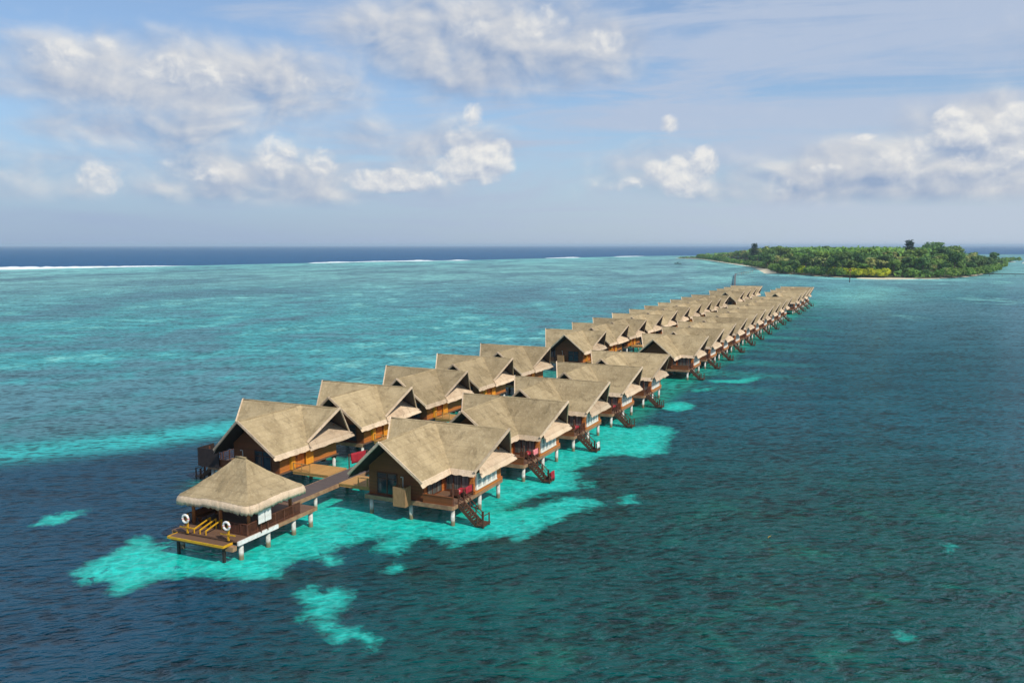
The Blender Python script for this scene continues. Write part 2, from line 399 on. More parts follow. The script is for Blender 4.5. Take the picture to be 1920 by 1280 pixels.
    def railing(mb, pts, h=0.95, n_sub=5):
        for a, b in zip(pts[:-1], pts[1:]):
            a, b = Vector(a), Vector(b); L = (b - a).length; k = max(1, round(L / 1.2))
            mb.beam(a + Vector((0, 0, h)), b + Vector((0, 0, h)), 0.09, 0.06)
            for z in (0.25, 0.5, 0.75)[:n_sub]: mb.beam(a + Vector((0, 0, z * h)), b + Vector((0, 0, z * h)), 0.04, 0.05)
            for i in range(k + 1): mb.beam(a + (b - a) * i / k, a + (b - a) * i / k + Vector((0, 0, h + 0.06)), 0.09)
    railing(q, [(4.62, -5.6, FL), (4.62, -3.7, FL)])
    put('railing', q, [M['rail']])
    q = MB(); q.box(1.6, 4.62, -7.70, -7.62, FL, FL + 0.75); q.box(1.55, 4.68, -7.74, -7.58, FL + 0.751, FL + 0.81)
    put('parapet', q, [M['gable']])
    q = MB(); q.tube([(4.6, -7.55, FL), (4.6, -7.55, 3.95)], 0.09, 8)
    put('corner_post', q, [M['rail']])
    # bathing stairs
    q = MB(); y0, y1 = -6.85, -5.75; top, bot = Vector((4.75, 0, FL)), Vector((6.65, 0, 0.22))
    for y in (y0, y1): q.beam((top.x, y, FL - 0.12), (bot.x, y, 0.1), 0.09, 0.30)
    for i in range(9):
        t = (i + 0.5) / 9; x = top.x + (bot.x - top.x) * t; z = FL + (0.22 - FL) * t
        q.box(x - 0.15, x + 0.15, y0 + 0.05, y1 - 0.05, z, z + 0.05)
    hr = []
    for y in (y0, y1):
        h = MB(); h.beam((top.x, y, FL + 0.9), (bot.x, y, 1.1), 0.07, 0.06); h.beam((top.x, y, FL + 0.45), (bot.x, y, 0.66), 0.04, 0.05)
        for i in range(4):
            t = i / 3; x = top.x + 0.03 + (bot.x - top.x - 0.06) * t; z = FL + (0.22 - FL) * t
            h.beam((x, y, z - 0.05), (x, y, z + 0.93), 0.08)
        hr.append(('handrail', h.mesh('handrail', [M['rail']], False, mirror)))
    put('staircase', q, [M['stair']], kids=hr)
    q = MB(); q.box(6.6, 7.4, -7.0, -5.6, 0.18, 0.28)
    for x, y in ((6.7, -6.9), (7.3, -6.9), (7.3, -5.7), (6.7, -5.7)): q.beam((x, y, -0.8), (x, y, 1.15), 0.10)
    q.beam((7.3, -6.9, 1.1), (7.3, -5.7, 1.1), 0.06)
    put('landing', q, [M['stair']])
    # open air shower in front of the gable
    q = MB(); x0, x1, ya, yb = -0.85, 0.45, -8.85, -7.86
    q.box(x0, x1, ya, ya + 0.06, FL - 0.35, 3.35); q.box(x1 - 0.06, x1, ya + 0.06, yb, FL - 0.35, 3.35); q.box(x0, x0 + 0.06, ya + 0.06, yb, FL - 0.35, 3.35)
    q.box(x0 + 0.06, x1 - 0.06, ya + 0.06, yb, FL - 0.3, FL - 0.2)
    h = MB(); h.tube([(-0.3, -8.0, FL), (-0.3, -8.0, 4.1), (-0.3, -8.3, 4.15)], 0.05, 8)
    put('shower_box', q, [M['shower']], kids=[('shower_pipe', h.mesh('shower_pipe', [M['white']], True, mirror))])
    # bridge to the boardwalk
    q = MB(); q.box(-9.15, -4.65, -5.6, -2.4, FL - 0.16, FL - 0.04)
    q.beam((-9.1, -5.5, FL - 0.28), (-4.7, -5.5, FL - 0.28), 0.12, 0.2); q.beam((-9.1, -2.5, FL - 0.28), (-4.7, -2.5, FL - 0.28), 0.12, 0.2)
    h = MB(); railing(h, [(-6.9, -5.55, FL - 0.04), (-4.8, -5.55, FL - 0.04)], 0.8, 1)
    put('entrance_bridge', q, [M['bridge']], kids=[('handrail', h.mesh('handrail', [M['bridge']], False, mirror))])
    if mirror:
        q = MB(); q.box(3.0, 5.9, -7.95, -7.86, FL - 0.1, 3.75); q.box(5.82, 5.9, -7.86, -5.6, FL - 0.1, 3.75)
        put('privacy_screen', q, [M['dark']])
    return P

def build_villa(mirror, seed):
    root = link('water_villa', None)
    for name, me, kids, label in villa_parts(mirror, seed):
        o = link(name, me, root)
        if label: o['label'] = label
        for kn, km in kids: link(kn, km, o)
    return root
ORD = ['first', 'second', 'third', 'fourth', 'fifth', 'sixth', 'seventh', 'eighth', 'ninth', 'tenth']
VR, VL = -40.15, -61.15
tipR = {0: 72.8, 1: 88.6, 2: 103.5, 3: 118.7, 4: 134.4, 6: 164.5, 7: 180.3}
tipL = {0: 74.7, 1: 89.5, 2: 104.5, 3: 119.6, 4: 135.2, 6: 165.6, 7: 181.5}
for side, v0, tips, mirror in (('R', VR, tipR, False), ('L', VL, tipL, True)):
    protos = [build_villa(mirror, 1.7 + (40 if mirror else 0)), build_villa(mirror, 23.1 + (40 if mirror else 0))]
    used = [False, False]
    for k in [0, 1, 2, 3, 4] + list(range(6, 16)) + list(range(17, 21)):
        i = k % 2
        o = copy_tree(protos[i]) if used[i] else protos[i]
        used[i] = True
        u = tips.get(k, (72.7 + 15.2 * k) if side == 'R' else (74.6 + 15.15 * k))
        o.location = W(u, v0); o.rotation_euler = (0, 0, ROT + R(random.uniform(-0.6, 0.6)))
        row = 'row facing dark open water' if side == 'R' else 'row facing the pale lagoon'
        if k < 5: where = ORD[k] + ' from the pavilion'
        elif k < 16: where = ORD[k - 6] + ' past the first gap'
        else: where = ORD[k - 17] + ' past the second gap'
        tag(o, 'thatched stilt villa, %s, in the %s' % (where, row), 'villa', 'thatched villas on stilts along the boardwalk')

# things on the verandas of the nearer villas
def lounger(u, v, z, rot, label):
    r_ = link('daybed', None, None, W(u, v, z), ROT + rot)
    f = MB(); f.box(-0.95, 0.95, -0.45, 0.45, 0.22, 0.32)
    for x in (-0.88, 0.88):
        for y in (-0.38, 0.38): f.box(x - 0.05, x + 0.05, y - 0.05, y + 0.05, 0, 0.22)
    f.beam((-0.93, -0.45, 0.6), (-0.93, 0.45, 0.6), 0.06, 0.5)
    link('frame', f.mesh('frame', [M['rail']]), r_)
    m = MB(); m.slab([(-0.85, -0.4, 0.5), (0.9, -0.4, 0.5), (0.9, 0.4, 0.5), (-0.85, 0.4, 0.5)], 8, 5, 0.17, 0.03, u, rim=0)
    link('mattress', m.mesh('mattress', [M['red']], True), r_)
    c = MB(); c.slab([(-0.8, -0.32, 0.74), (-0.35, -0.32, 0.66), (-0.35, 0.32, 0.66), (-0.8, 0.32, 0.74)], 5, 5, 0.16, 0.04, u + 3, rim=0)
    link('cushion', c.mesh('cushion', [M['pink']], True), r_)
    tag(r_, label, 'daybed', 'red daybeds on the verandas')
for k in (0, 1, 2, 3):
    lounger(tipR[k] - 4.5, VR + 3.6, FL, R(90), 'red daybed with pink cushion on the veranda of the %s villa facing dark water' % ORD[k])
def towel(p, rot, w, h, mat, label, name='towel', lift=0.0):
    """cloth hung over a rail, both flaps"""
    o = MB(); n = 8
    for s_, hh in ((-1, h), (1, h * 0.7)):
        vs = []; fs = []
        for i in range(n + 1):
            x = -w / 2 + w * i / n
            for j in range(5):
                vs.append((x, s_ * (0.03 + 0.05 * j / 4 + 0.02 * math.sin(x * 9 + s_)), 0.04 - hh * j / 4))
        for i in range(n):
            for j in range(4): fs.append((i * 5 + j, (i + 1) * 5 + j, (i + 1) * 5 + j + 1, i * 5 + j + 1))
        o.add(vs, fs)
    vs = [(-w / 2 + w * i / n, s_ * (0.03 + 0.02 * math.sin((-w / 2 + w * i / n) * 9 + s_)), 0.04) for i in range(n + 1) for s_ in (-1, 1)]
    o.add(vs, [(2 * i, 2 * i + 1, 2 * i + 3, 2 * i + 2) for i in range(n)])
    ob = link(name, o.mesh(name, [mat], True), None, p, rot)
    md = ob.modifiers.new('thick', 'SOLIDIFY'); md.thickness = 0.02
    return tag(ob, label, 'towel')
towel(W(tipR[0] - 4.6, VR + 4.62, FL + 1.0), ROT + R(90), 1.3, 0.6, M['red'], 'red towel over the veranda rail of the villa beside the pavilion')
towel(W(tipR[1] - 4.6, VR + 4.62, FL + 1.0), ROT + R(90), 1.3, 0.6, M['pink'], 'pink towel over the veranda rail of the second stair-side villa')
towel(W(tipR[1] - 6.3, VR + 7.3, 1.14), ROT + R(90), 1.0, 0.8, M['red'], 'red towel at the foot of the second bathing stairs')
towel(W(tipR[2] - 6.3, VR + 7.3, 1.14), ROT + R(90), 1.0, 0.7, M['white'], 'white towel at the foot of the third bathing stairs')

# ------------------------------------------------------------------ boardwalk between the rows
bw = link('boardwalk', None)
tag(bw, 'long weathered plank boardwalk running between the two rows of villas', 'boardwalk')
def path_deck(pts, half, z, th):
    mb = MB()
    for (a, b) in zip(pts[:-1], pts[1:]):
        a, b = Vector(a), Vector(b); d = (b - a).normalized(); n = Vector((d.y, -d.x)) * half
        c = [a + n, b + n, b - n, a - n]
        mb.add([(p.x, p.y, z - th) for p in c] + [(p.x, p.y, z) for p in c], [(3, 2, 1, 0), (4, 5, 6, 7), (0, 1, 5, 4), (1, 2, 6, 5), (2, 3, 7, 6), (3, 0, 4, 7)])
    return mb
def strip_deck(name, u0, u1, v0, v1, z, th, mat, parent):
    mb = MB(); L = u1 - u0
    mb.box(v0, v1, 0, L, z - th, z)
    o = link(name, mb.mesh(name, [mat]), parent, W(u0, 0), ROT); return o
strip_deck('deck', 60.4, 392, -51.75, -49.5, 1.8, 0.12, M['walk'], bw)
strip_deck('side_beam', 60.4, 392, -49.48, -49.36, 1.78, 0.36, M['fascia'], bw)
strip_deck('side_beam', 60.4, 392, -51.89, -51.77, 1.78, 0.36, M['fascia'], bw)
pm = MB(); pm.tube([(0, 0, -1), (0, 0, 1.68)], 0.17, 10); pm = pm.mesh('pile', [M['pile']], True)
for u in np.arange(64, 392, 7.6):
    for v in (-51.5, -49.7): link('pile', pm, bw, W(u, v))
# far pier from the end of the rows to the beach
fp = link('far_pier', None); tag(fp, 'thin footbridge bending from the end of the villas to the island beach tip', 'pier')
pts = [W(392.5, -50.6), W(394, -69), W(600, -105), W(715, -125), W(822, -127)]
link('deck', path_deck([(p.x, p.y) for p in pts], 0.5, 1.8, 0.2).mesh('deck', [M['walk']]), fp)
for a, b in zip(pts[:-1], pts[1:]):
    for i in range(int((b - a).length // 12)):
        p = a + (b - a) * (i + 0.5) / ((b - a).length // 12); link('pile', pm, fp, (p.x, p.y, 0))
ep = link('east_pier', None); ep.name = 'island_pier'
tag(ep, 'low dark pier leaving the island at its clear water end', 'pier')
a, b = W(800, 60), W(822, 190)
link('deck', path_deck([(a.x, a.y), (b.x, b.y)], 1.4, 1.9, 0.5).mesh('deck', [M['dark']]), ep)
for i in range(14):
    p = a + (b - a) * (i + 0.5) / 14; link('pile', pm, ep, (p.x, p.y, 0.0))

# ------------------------------------------------------------------ pavilion at the head of the boardwalk
pv = link('thatched_pavilion', None, None, W(55.0, -50.4), ROT)
tag(pv, 'open sided hip roofed thatched pavilion on stilts at the head of the boardwalk', 'pavilion')
PD = 1.75
def hip_roof():
    """square hip roof with a short ridge across, sagging faces, raised hips and thick shaggy eaves"""
    mb = MB(); n = 56; m = 22
    rim = []
    hx, hy = 3.95, 3.6; ez = 4.35; rz = 7.1
    per = []
    for sidx, (a, b) in enumerate((((-hx, -hy), (hx, -hy)), ((hx, -hy), (hx, hy)), ((hx, hy), (-hx, hy)), ((-hx, hy), (-hx, -hy)))):
        for i in range(n): 
            t = i / n; per.append((a[0] + (b[0] - a[0]) * t, a[1] + (b[1] - a[1]) * t, t))
    N = len(per); vs = []
    for j in range(m + 1):
        s_ = j / m
        for k, (x, y, t) in enumerate(per):
            rx = max(-0.5, min(0.5, x * 0.16)); top = Vector((rx, 0, rz)); 
            cr = 1 - 0.13 * (1 - abs(2 * t - 1)) ** 0.6 * 0.0
            e = Vector((x * cr, y * cr, ez + 0.10 * math.sin(math.pi * t)))
            rnd = 0.07 * (1 - (4 * t * (1 - t))) ** 6                       # rounded corners
            e = Vector((x * (1 - rnd), y * (1 - rnd), e.z - 0.03))
            p = top.lerp(e, s_)
            p.z -= (0.30 * math.sin(math.pi * t) ** 0.5 + 0.14) * math.sin(math.pi * s_) * (0.9)
            w_ = noise.noise(Vector((p.x * 0.8, p.y * 0.8, p.z))) + 0.5 * noise.noise(Vector((p.x * 2.7, p.y * 2.7, 4)))
            p.z += 0.07 * w_ * min(1, 4 * s_)
            vs.append(p)
    fs = []
    for j in range(m):
        for k in range(N):
            k2 = (k + 1) % N; fs.append((j * N + k, (j + 1) * N + k, (j + 1) * N + k2, j * N + k2))
    mb.add(vs, fs, 0)
    s0 = 1.0
    prof = [(0.985, 0.02, 1), (1.03, -0.16, 1), (1.05, -0.40, 1), (1.045, -0.70, 1), (0.97, -0.62, 1), (0.93, -0.35, 0), (0.3, 0.9, 0)]
    rv = []; 
    for (s_, dz, _) in prof:
        for k in range(N):
            p = vs[m * N + k]
            j_ = noise.noise(Vector((p.x * 6, p.y * 6, dz * 3))) * 0.07 if -0.72 < dz < -0.1 else 0
            if dz < -0.5: j_ += noise.noise(Vector((p.x * 9, p.y * 9, 9))) * 0.20
            s1 = s_ + (noise.noise(Vector((p.x * 11, p.y * 11, dz * 7))) * 0.012 if dz < -0.1 and dz > -0.7 else 0)
            rv.append((p.x * s1, p.y * s1, p.z + dz + j_))
    fs2 = []
    for j in range(len(prof) - 1):
        for k in range(N):
            k2 = (k + 1) % N; fs2.append((j * N + k, (j + 1) * N + k, (j + 1) * N + k2, j * N + k2))
    mb.add(rv, fs2[:4 * N], 1); mb.add(rv, fs2[4 * N:], 2)
    return mb
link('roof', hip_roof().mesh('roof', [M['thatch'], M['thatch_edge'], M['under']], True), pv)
q = MB(); q.tube([(-0.55, 0, 7.1), (0, 0, 7.14), (0.55, 0, 7.1)], 0.10, 8)
link('ridge_cap', q.mesh('ridge_cap', [M['thatch']], True), pv)
d = MB(); d.box(-3.3, 3.5, -4.6, 5.4, PD - 0.12, PD)
link('deck', d.mesh('deck', [M['deck']]), pv)
d = MB(); d.box(3.51, 3.65, -4.6, 0.2, PD - 0.36, PD - 0.03)
link('edge_beam', d.mesh('edge_beam', [M['white']]), pv)
d = MB(); d.box(3.51, 3.61, 0.21, 5.4, PD - 0.34, PD - 0.03); d.box(-3.41, -3.31, -4.6, 5.4, PD - 0.34, PD - 0.03); d.box(-3.3, 3.5, 5.41, 5.5, PD - 0.34, PD - 0.03)
link('fascia', d.mesh('fascia', [M['fascia']]), pv)
d = MB()
for y in (-4.2, -1.2, 1.9, 5.0): d.box(-3.2, 3.4, y - 0.12, y + 0.12, PD - 0.42, PD - 0.121)
link('joist', d.mesh('joist', [M['dark']]), pv)
for x in (-3.0, 3.25):
    for y in (-3.9, -0.7, 2.6, 4.95):
        q = MB(); q.tube([(x, y, -1), (x, y, PD - 0.42)], 0.2, 14); link('pile', q.mesh('pile', [M['pile']], True), pv)
for x in (-2.95, 0.0, 2.95):
    for y in (-2.6, 2.6):
        q = MB(); q.tube([(x, y, PD), (x, y, 4.55)], 0.15, 12); link('post', q.mesh('post', [M['post']], True), pv)
for x in (-2.95, 2.95):
    q = MB(); q.tube([(x, 0.0, PD), (x, 0.0, 4.55)], 0.13, 12); link('post', q.mesh('post', [M['post']], True), pv)
def rail_run(mb, a, b, h=0.95, gap=0.14):
    a, b = Vector(a), Vector(b); L = (b - a).length
    mb.beam(a + Vector((0, 0, h)), b + Vector((0, 0, h)), 0.10, 0.07); mb.beam(a + Vector((0, 0, 0.15)), b + Vector((0, 0, 0.15)), 0.06, 0.06)
    k = int(L / gap)
    for i in range(k + 1):
        p = a + (b - a) * i / k; mb.beam(p + Vector((0, 0, 0.0)), p + Vector((0, 0, h)), 0.05 if i % 8 else 0.11)
for a, b in (((3.4, -3.3, PD), (3.4, 3.3, PD)), ((-3.2, -3.3, PD), (-3.2, 5.2, PD)), ((1.6, -3.3, PD), (3.35, -3.3, PD))):
    q = MB(); rail_run(q, a, b); link('railing', q.mesh('railing', [M['rail']]), pv)
for x0, x1, y0, y1 in ((2.6, 3.3, -2.2, 2.3), (-3.2, -2.6, -2.2, 2.3)):
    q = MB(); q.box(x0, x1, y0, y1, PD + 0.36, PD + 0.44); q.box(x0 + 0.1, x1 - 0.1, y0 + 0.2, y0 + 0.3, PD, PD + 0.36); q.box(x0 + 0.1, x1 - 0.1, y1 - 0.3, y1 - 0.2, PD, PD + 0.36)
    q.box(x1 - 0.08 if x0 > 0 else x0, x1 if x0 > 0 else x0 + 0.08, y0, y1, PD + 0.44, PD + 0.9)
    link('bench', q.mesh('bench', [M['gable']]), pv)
# landing stage
q = MB(); q.box(-2.75, 3.0, -5.6, -4.62, PD - 0.3, PD - 0.16); q.box(-2.6, 2.9, -5.5, -4.8, PD - 0.5, PD - 0.301)
ls = link('landing_stage', q.mesh('landing_stage', [M['deck']]), pv)
q = MB(); q.box(-2.80, 3.06, -5.69, -5.605, PD - 0.30, PD - 0.12); q.box(3.005, 3.09, -5.6, -4.62, PD - 0.30, PD - 0.12); q.box(-2.82, -2.755, -5.6, -4.62, PD - 0.30, PD - 0.12)
link('edge_strip', q.mesh('edge_strip', [M['yellow']]), ls)
q = MB(); q.box(2.7, 3.5, -5.1, -4.63, PD - 0.72, PD - 0.34)
link('fender', q.mesh('fender', [M['fascia']]), ls)
q = MB()
for x in (-2.3, 2.5): q.beam((x, -5.0, -0.9), (x, -5.0, PD - 0.5), 0.2)
link('support', q.mesh('support', [M['dark']]), ls)
def PW(x, y, z): return W(55.0 + y, -50.4 + x, z)
for i, (x, y) in enumerate(((-1.55, -4.7), (2.75, -4.7))):
    which = 'beside the yellow rails' if i == 0 else 'near the white notice boards'
    g = link('ring_stand', None, None, PW(x, y, PD), ROT); tag(g, 'yellow life ring post with a crossbar on the landing, ' + which, 'post', 'life ring posts on the pavilion landing')
    q = MB(); q.beam((0, 0, 0), (0, 0, 1.55), 0.13); link('upright', q.mesh('upright', [M['yellow']]), g)
    q = MB(); q.beam((-0.75, -0.07, 0.5), (0.75, -0.07, 0.5), 0.08); link('crossbar', q.mesh('crossbar', [M['yellow']]), g)
    q = MB(); K = 26
    q.tube([(0.31 * math.cos(t), 0, 0.31 * math.sin(t)) for t in [2 * math.pi * k / K for k in range(K)]], 0.095, 10, closed=True)
    q.m = [1 if (fi // 10) % 13 < 1 else 0 for fi in range(len(q.f))]
    rg = link('life_ring', q.mesh('life_ring', [M['white'], M['pink']], True), None, PW(x, y - 0.19, PD + 1.25), ROT)
    tag(rg, 'white life ring with faded bands hung on the yellow post ' + which, 'life ring', 'life rings on the pavilion landing')
for j in range(3):
    g = link('yellow_handrail', None, None, PW(-1.05 + 0.62 * j, -4.5, PD), ROT)
    tag(g, 'sloping yellow handrail on the pavilion deck, %s' % ('next to the life ring post', 'middle of the three', 'beside the pavilion post')[j], 'handrail', 'yellow handrails of the landing')
    q = MB(); q.beam((0, 0, 0.35), (0.2, 1.6, 0.85), 0.09); link('bar', q.mesh('bar', [M['yellow']]), g)
    q = MB(); q.beam((0, 0, 0), (0, 0, 0.38), 0.08); q.beam((0.2, 1.6, 0), (0.2, 1.6, 0.88), 0.08); link('leg', q.mesh('leg', [M['yellow']]), g)
for j, y in enumerate((-1.95, -1.15)):
    g = link('notice_board', None, None, PW(3.72, y, PD), ROT)
    tag(g, 'blank white notice board on the pavilion side rail, %s' % ('closer to the landing', 'closer to the boardwalk')[j], 'notice board', 'white notice boards')
    q = MB(); q.box(-0.03, 0.03, -0.36, 0.36, 0.75, 1.75); link('panel', q.mesh('panel', [M['white']]), g)
    q = MB(); q.beam((-0.06, 0, -0.1), (-0.06, 0, 1.95), 0.07); link('post', q.mesh('post', [M['rail']]), g)
# red cloth by the boardwalk
towel(W(74.6, -52.15, 3.0), ROT + R(75), 2.0, 1.1, M['red'], 'large crimson cloth hung from a rail beside the boardwalk', 'hanging_cloth')
q = MB(); q.beam((-1.3, 0, 2.98), (1.3, 0, 2.98), 0.06)
for x in (-1.25, 1.25): q.beam((x, 0, 1.4), (x, 0, 3.05), 0.09)
tag(link('drying_rail', q.mesh('drying_rail', [M['rail']]), None, W(74.6, -52.15, 0), ROT + R(75)), 'timber drying rail carrying a crimson cloth beside the boardwalk', 'rail')

# ------------------------------------------------------------------ island
ISL = [(312, 1665), (330, 1538), (292, 1179), (262, 933), (236, 806), (226, 762), (238, 735), (244, 693), (258, 650), (286, 640), (313, 631), (339, 650), (392, 707), (511, 892), (700, 1214), (766, 1292), (780, 1420), (640, 1600), (460, 1760)]
def ring_pts(P, sub=6):
    o = []
    n = len(P)
    for i in range(n):
        p0, p1, p2, p3 = [Vector(P[(i + k - 1) % n]) for k in range(4)]
        for s_ in range(sub):
            t = s_ / sub
            o.append(0.5 * ((2 * p1) + (-p0 + p2) * t + (2 * p0 - 5 * p1 + 4 * p2 - p3) * t * t + (-p0 + 3 * p1 - 3 * p2 + p3) * t ** 3))
    return o
def inset(ring, d):
    n = len(ring); o = []
    area = sum(ring[i].x * ring[(i + 1) % n].y - ring[(i + 1) % n].x * ring[i].y for i in range(n))
    sgn = 1 if area > 0 else -1
    for i in range(n):
        t = (ring[(i + 1) % n] - ring[i - 1]).normalized(); o.append(ring[i] + Vector((-t.y, t.x)) * d * sgn)
    return o
rp = ring_pts(ISL)
IC = Vector((480, 1180))
def beach_ring(d):
    """the sand only comes out from under the growth in two bays and at the spit"""
    q = inset(rp, 1.0); o = []
    for p, i1 in zip(rp, q):
        n_ = i1 - p; x, y = p.x, p.y
        e = 7.0
        if 258 < x < 300 and y < 700: e = -14.0 * math.sin(math.pi * (x - 258) / 42) + 2
        if x < 262 and 755 < y < 930: e = 0.0
        o.append(p + n_ * (d + e))
    return o
def island_mesh(rings, mat, name):
    mb = MB(); n = len(rings[0][0]); vs = []
    for ring, z in rings: vs += [(p.x, p.y, z + 0.15 * noise.noise(Vector((p.x * .05, p.y * .05, z)))) for p in ring]
    fs = []
    for j in range(len(rings) - 1):
        for k in range(n):
            k2 = (k + 1) % n; fs.append((j * n + k, j * n + k2, (j + 1) * n + k2, (j + 1) * n + k))
    fs.append([(len(rings) - 1) * n + k for k in range(n)])
    mb.add(vs, fs); return mb.mesh(name, [mat], True)
tag(link('beach', island_mesh([(beach_ring(-7), -0.7), (beach_ring(0), 0.06), (beach_ring(4), 0.28), (beach_ring(9), 0.45)], M['sand'], 'beach')), 'pale sand beach around the wooded island', None, None, 'structure')
tag(link('terrain', island_mesh([(inset(rp, 10), 0.36), (inset(rp, 15), 0.9), (inset(rp, 27), 1.6)], M['soil'], 'terrain')), 'shaded soil of the wooded island', None, None, 'structure')

def leafquad(mb, p, size, nrm, mat=0, asp=1.6):
    a = nrm.orthogonal().normalized(); b = nrm.cross(a)
    t = random.uniform(0, 6.28); x = a * math.cos(t) + b * math.sin(t); y = nrm.cross(x)
    x = x * size * 0.5 * asp; y = y * size * 0.5
    mb.add([p - x, p - y * 0.9 + x * 0.1, p + x, p + y], [(0, 1, 2, 3)], mat)
def rnd_dir():
    while True:
        v = Vector((random.uniform(-1, 1), random.uniform(-1, 1), random.uniform(-1, 1)))
        if 0.1 < v.length < 1: return v.normalized()
def crown(h0, h1, rad, nclump, per, size):
    mb = MB()
    for c in range(nclump):
        a = random.uniform(0, 6.28); q = rad * math.sqrt(random.random()) * 0.75
        z = h0 + (h1 - h0) * (0.35 + 0.6 * random.random() * (1 - 0.6 * (q / rad) ** 2)); cr = rad * random.uniform(0.32, 0.55)
        cc = Vector((q * math.cos(a), q * math.sin(a), z))
        for i in range(per):
            d = rnd_dir(); d.z = d.z * 0.8 + 0.15
            p = cc + Vector((d.x * cr, d.y * cr, d.z * cr * 0.8)) * random.uniform(0.75, 1.05)
            n_ = (d + rnd_dir() * 0.6).normalized()
            leafquad(mb, p, size * random.uniform(0.7, 1.4), n_)
    return mb
def limbs(h, r, spread):
    mb = MB()
    mb.tube([(0, 0, -0.3), (0.15 * r, 0, h * 0.3), (0.5 * r, 0.3 * r, h * 0.62)], r, 7, r2=r * 0.6)
    for k in range(4):
        a = k * 1.6 + random.random(); mb.tube([(0.3 * r, 0.2 * r, h * 0.45), (spread * .4 * math.cos(a), spread * .4 * math.sin(a), h * 0.68), (spread * .7 * math.cos(a), spread * .7 * math.sin(a), h * 0.85)], r * 0.5, 6, r2=r * 0.15)
    return mb
def palm(h, lean):
    tr = MB(); tr.tube([(lean * (t ** 2), lean * 0.4 * t ** 2, -0.3 + h * t) for t in (0, .25, .5, .75, 1)], 0.24, 7, r2=0.15)
    top = Vector((lean, lean * 0.4, h)); fr = MB()
    for k in range(17):
        a = k * 2.4 + random.random() * 0.4; up = random.uniform(-0.2, 1.0); L = random.uniform(3.6, 4.8)
        pts_ = []; p = top.copy(); ang = up
        for i in range(6):
            pts_.append(p.copy()); p = p + Vector((math.cos(a) * math.cos(ang), math.sin(a) * math.cos(ang), math.sin(ang))) * L / 5; ang -= 0.38
        for i in range(5):
            d = (pts_[i + 1] - pts_[i]).normalized(); s_ = d.cross(Vector((0, 0, 1))).normalized()
            w0 = (0.25, 0.62, 0.72, 0.62, 0.4)[i]; w1 = (0.62, 0.72, 0.62, 0.4, 0.08)[i]
            for sg in (1, -1):
                A, B = pts_[i], pts_[i + 1]; dr = Vector((0, 0, -0.35))
                fr.add([A, B, B + s_ * sg * w1 + dr * w1, A + s_ * sg * w0 + dr * w0], [(0, 1, 2, 3)])
    return tr, fr
def tree_proto(kind, i):
    if kind == 'palm':
        h = (11.5, 13.5, 10)[i]; t, f = palm(h, (1.6, -1.2, 0.8)[i]); name = 'palm_tree'; m = M['palm']; cn = 'fronds'
    elif kind == 'bush':
        t = limbs(2.4, 0.16, 2.0); f = crown(0.0, 4.4, 3.6, 11, 55, 0.85); name = 'shore_bush'; m = M['leaf']; cn = 'foliage'
    elif kind == 'lime':
        t = limbs(2.2, 0.14, 1.8); f = crown(0.0, 3.9, 3.8, 11, 55, 0.8); name = 'lime_bush'; m = M['lime']; cn = 'foliage'
    elif kind == 'pine':
        t = limbs(19, 0.35, 1.2); f = MB(); name = 'casuarina_tree'; m = M['pine']; cn = 'crown'
        for c in range(26):
            z = 7 + 13.5 * c / 25; rr = 2.6 * (1 - 0.65 * c / 25); a = c * 2.4; cc = Vector((rr * .6 * math.cos(a), rr * .6 * math.sin(a), z))
            for k in range(26):
                d_ = rnd_dir(); leafquad(f, cc + d_ * random.uniform(.5, 1.3), 0.6, rnd_dir(), 0, 2.2)
    else:
        h = (14, 16.5, 12.5)[i]; t = limbs(h, 0.42, 4.0); f = crown(h * 0.30, h, (5.4, 5.9, 4.9)[i], 15, 58, 1.05); name = 'broadleaf_tree'; m = M['leaf'] if kind == 'broad' else M['leaf_dark']; cn = 'crown'
    root = link(name, None)
    link('trunk', t.mesh('trunk', [M['trunk']], True), root); link(cn, f.mesh(cn, [m]), root)
    return root
protos = {(k, i): tree_proto(k, i) for k, n_ in (('palm', 3), ('broad', 3), ('broad_dark', 2), ('bush', 2), ('lime', 2), ('pine', 1)) for i in range(n_)}
used = set()
LAB = {'palm': ('coconut palm with yellowish drooping fronds in the island wood', 'palm', 'coconut palms of the island wood'),
       'broad': ('mid green broadleaf tree with rounded crown in the island wood', 'tree', 'mid green broadleaf trees of the island'),
       'broad_dark': ('dark green broadleaf tree with dense crown in the island wood', 'tree', 'dark green broadleaf trees of the island'),
       'bush': ('low green bush at the edge of the island beach', 'bush', 'green bushes along the island shore'),
       'lime': ('bright lime green bush at the edge of the island beach', 'bush', 'lime bushes along the island shore'),
       'pine': ('tall dark feathery tree rising above the island wood', 'tree', 'tall feathery trees of the island')}
def place(kind, i, x, y, s_=1.0, z=1.3, label=None):
    key = (kind, i)
    o = copy_tree(protos[key]) if key in used else protos[key]
    used.add(key)
    o.location = (x, y, z); o.rotation_euler = (0, 0, random.uniform(0, 6.28)); wd_ = 1.9 if kind == 'pine' else 1.0
    o.scale = (wd_ * s_ * random.uniform(.9, 1.1), wd_ * s_ * random.uniform(.9, 1.1), s_)
    l, c, g = LAB[kind]; tag(o, label or l, c, g); return o
def inside(x, y, P):
    c = False; n = len(P); j = n - 1
    for i in range(n):
        if (P[i][1] > y) != (P[j][1] > y) and x < (P[j][0] - P[i][0]) * (y - P[i][1]) / (P[j][1] - P[i][1]) + P[i][0]: c = not c
        j = i
    return c
rng = random.Random(5)
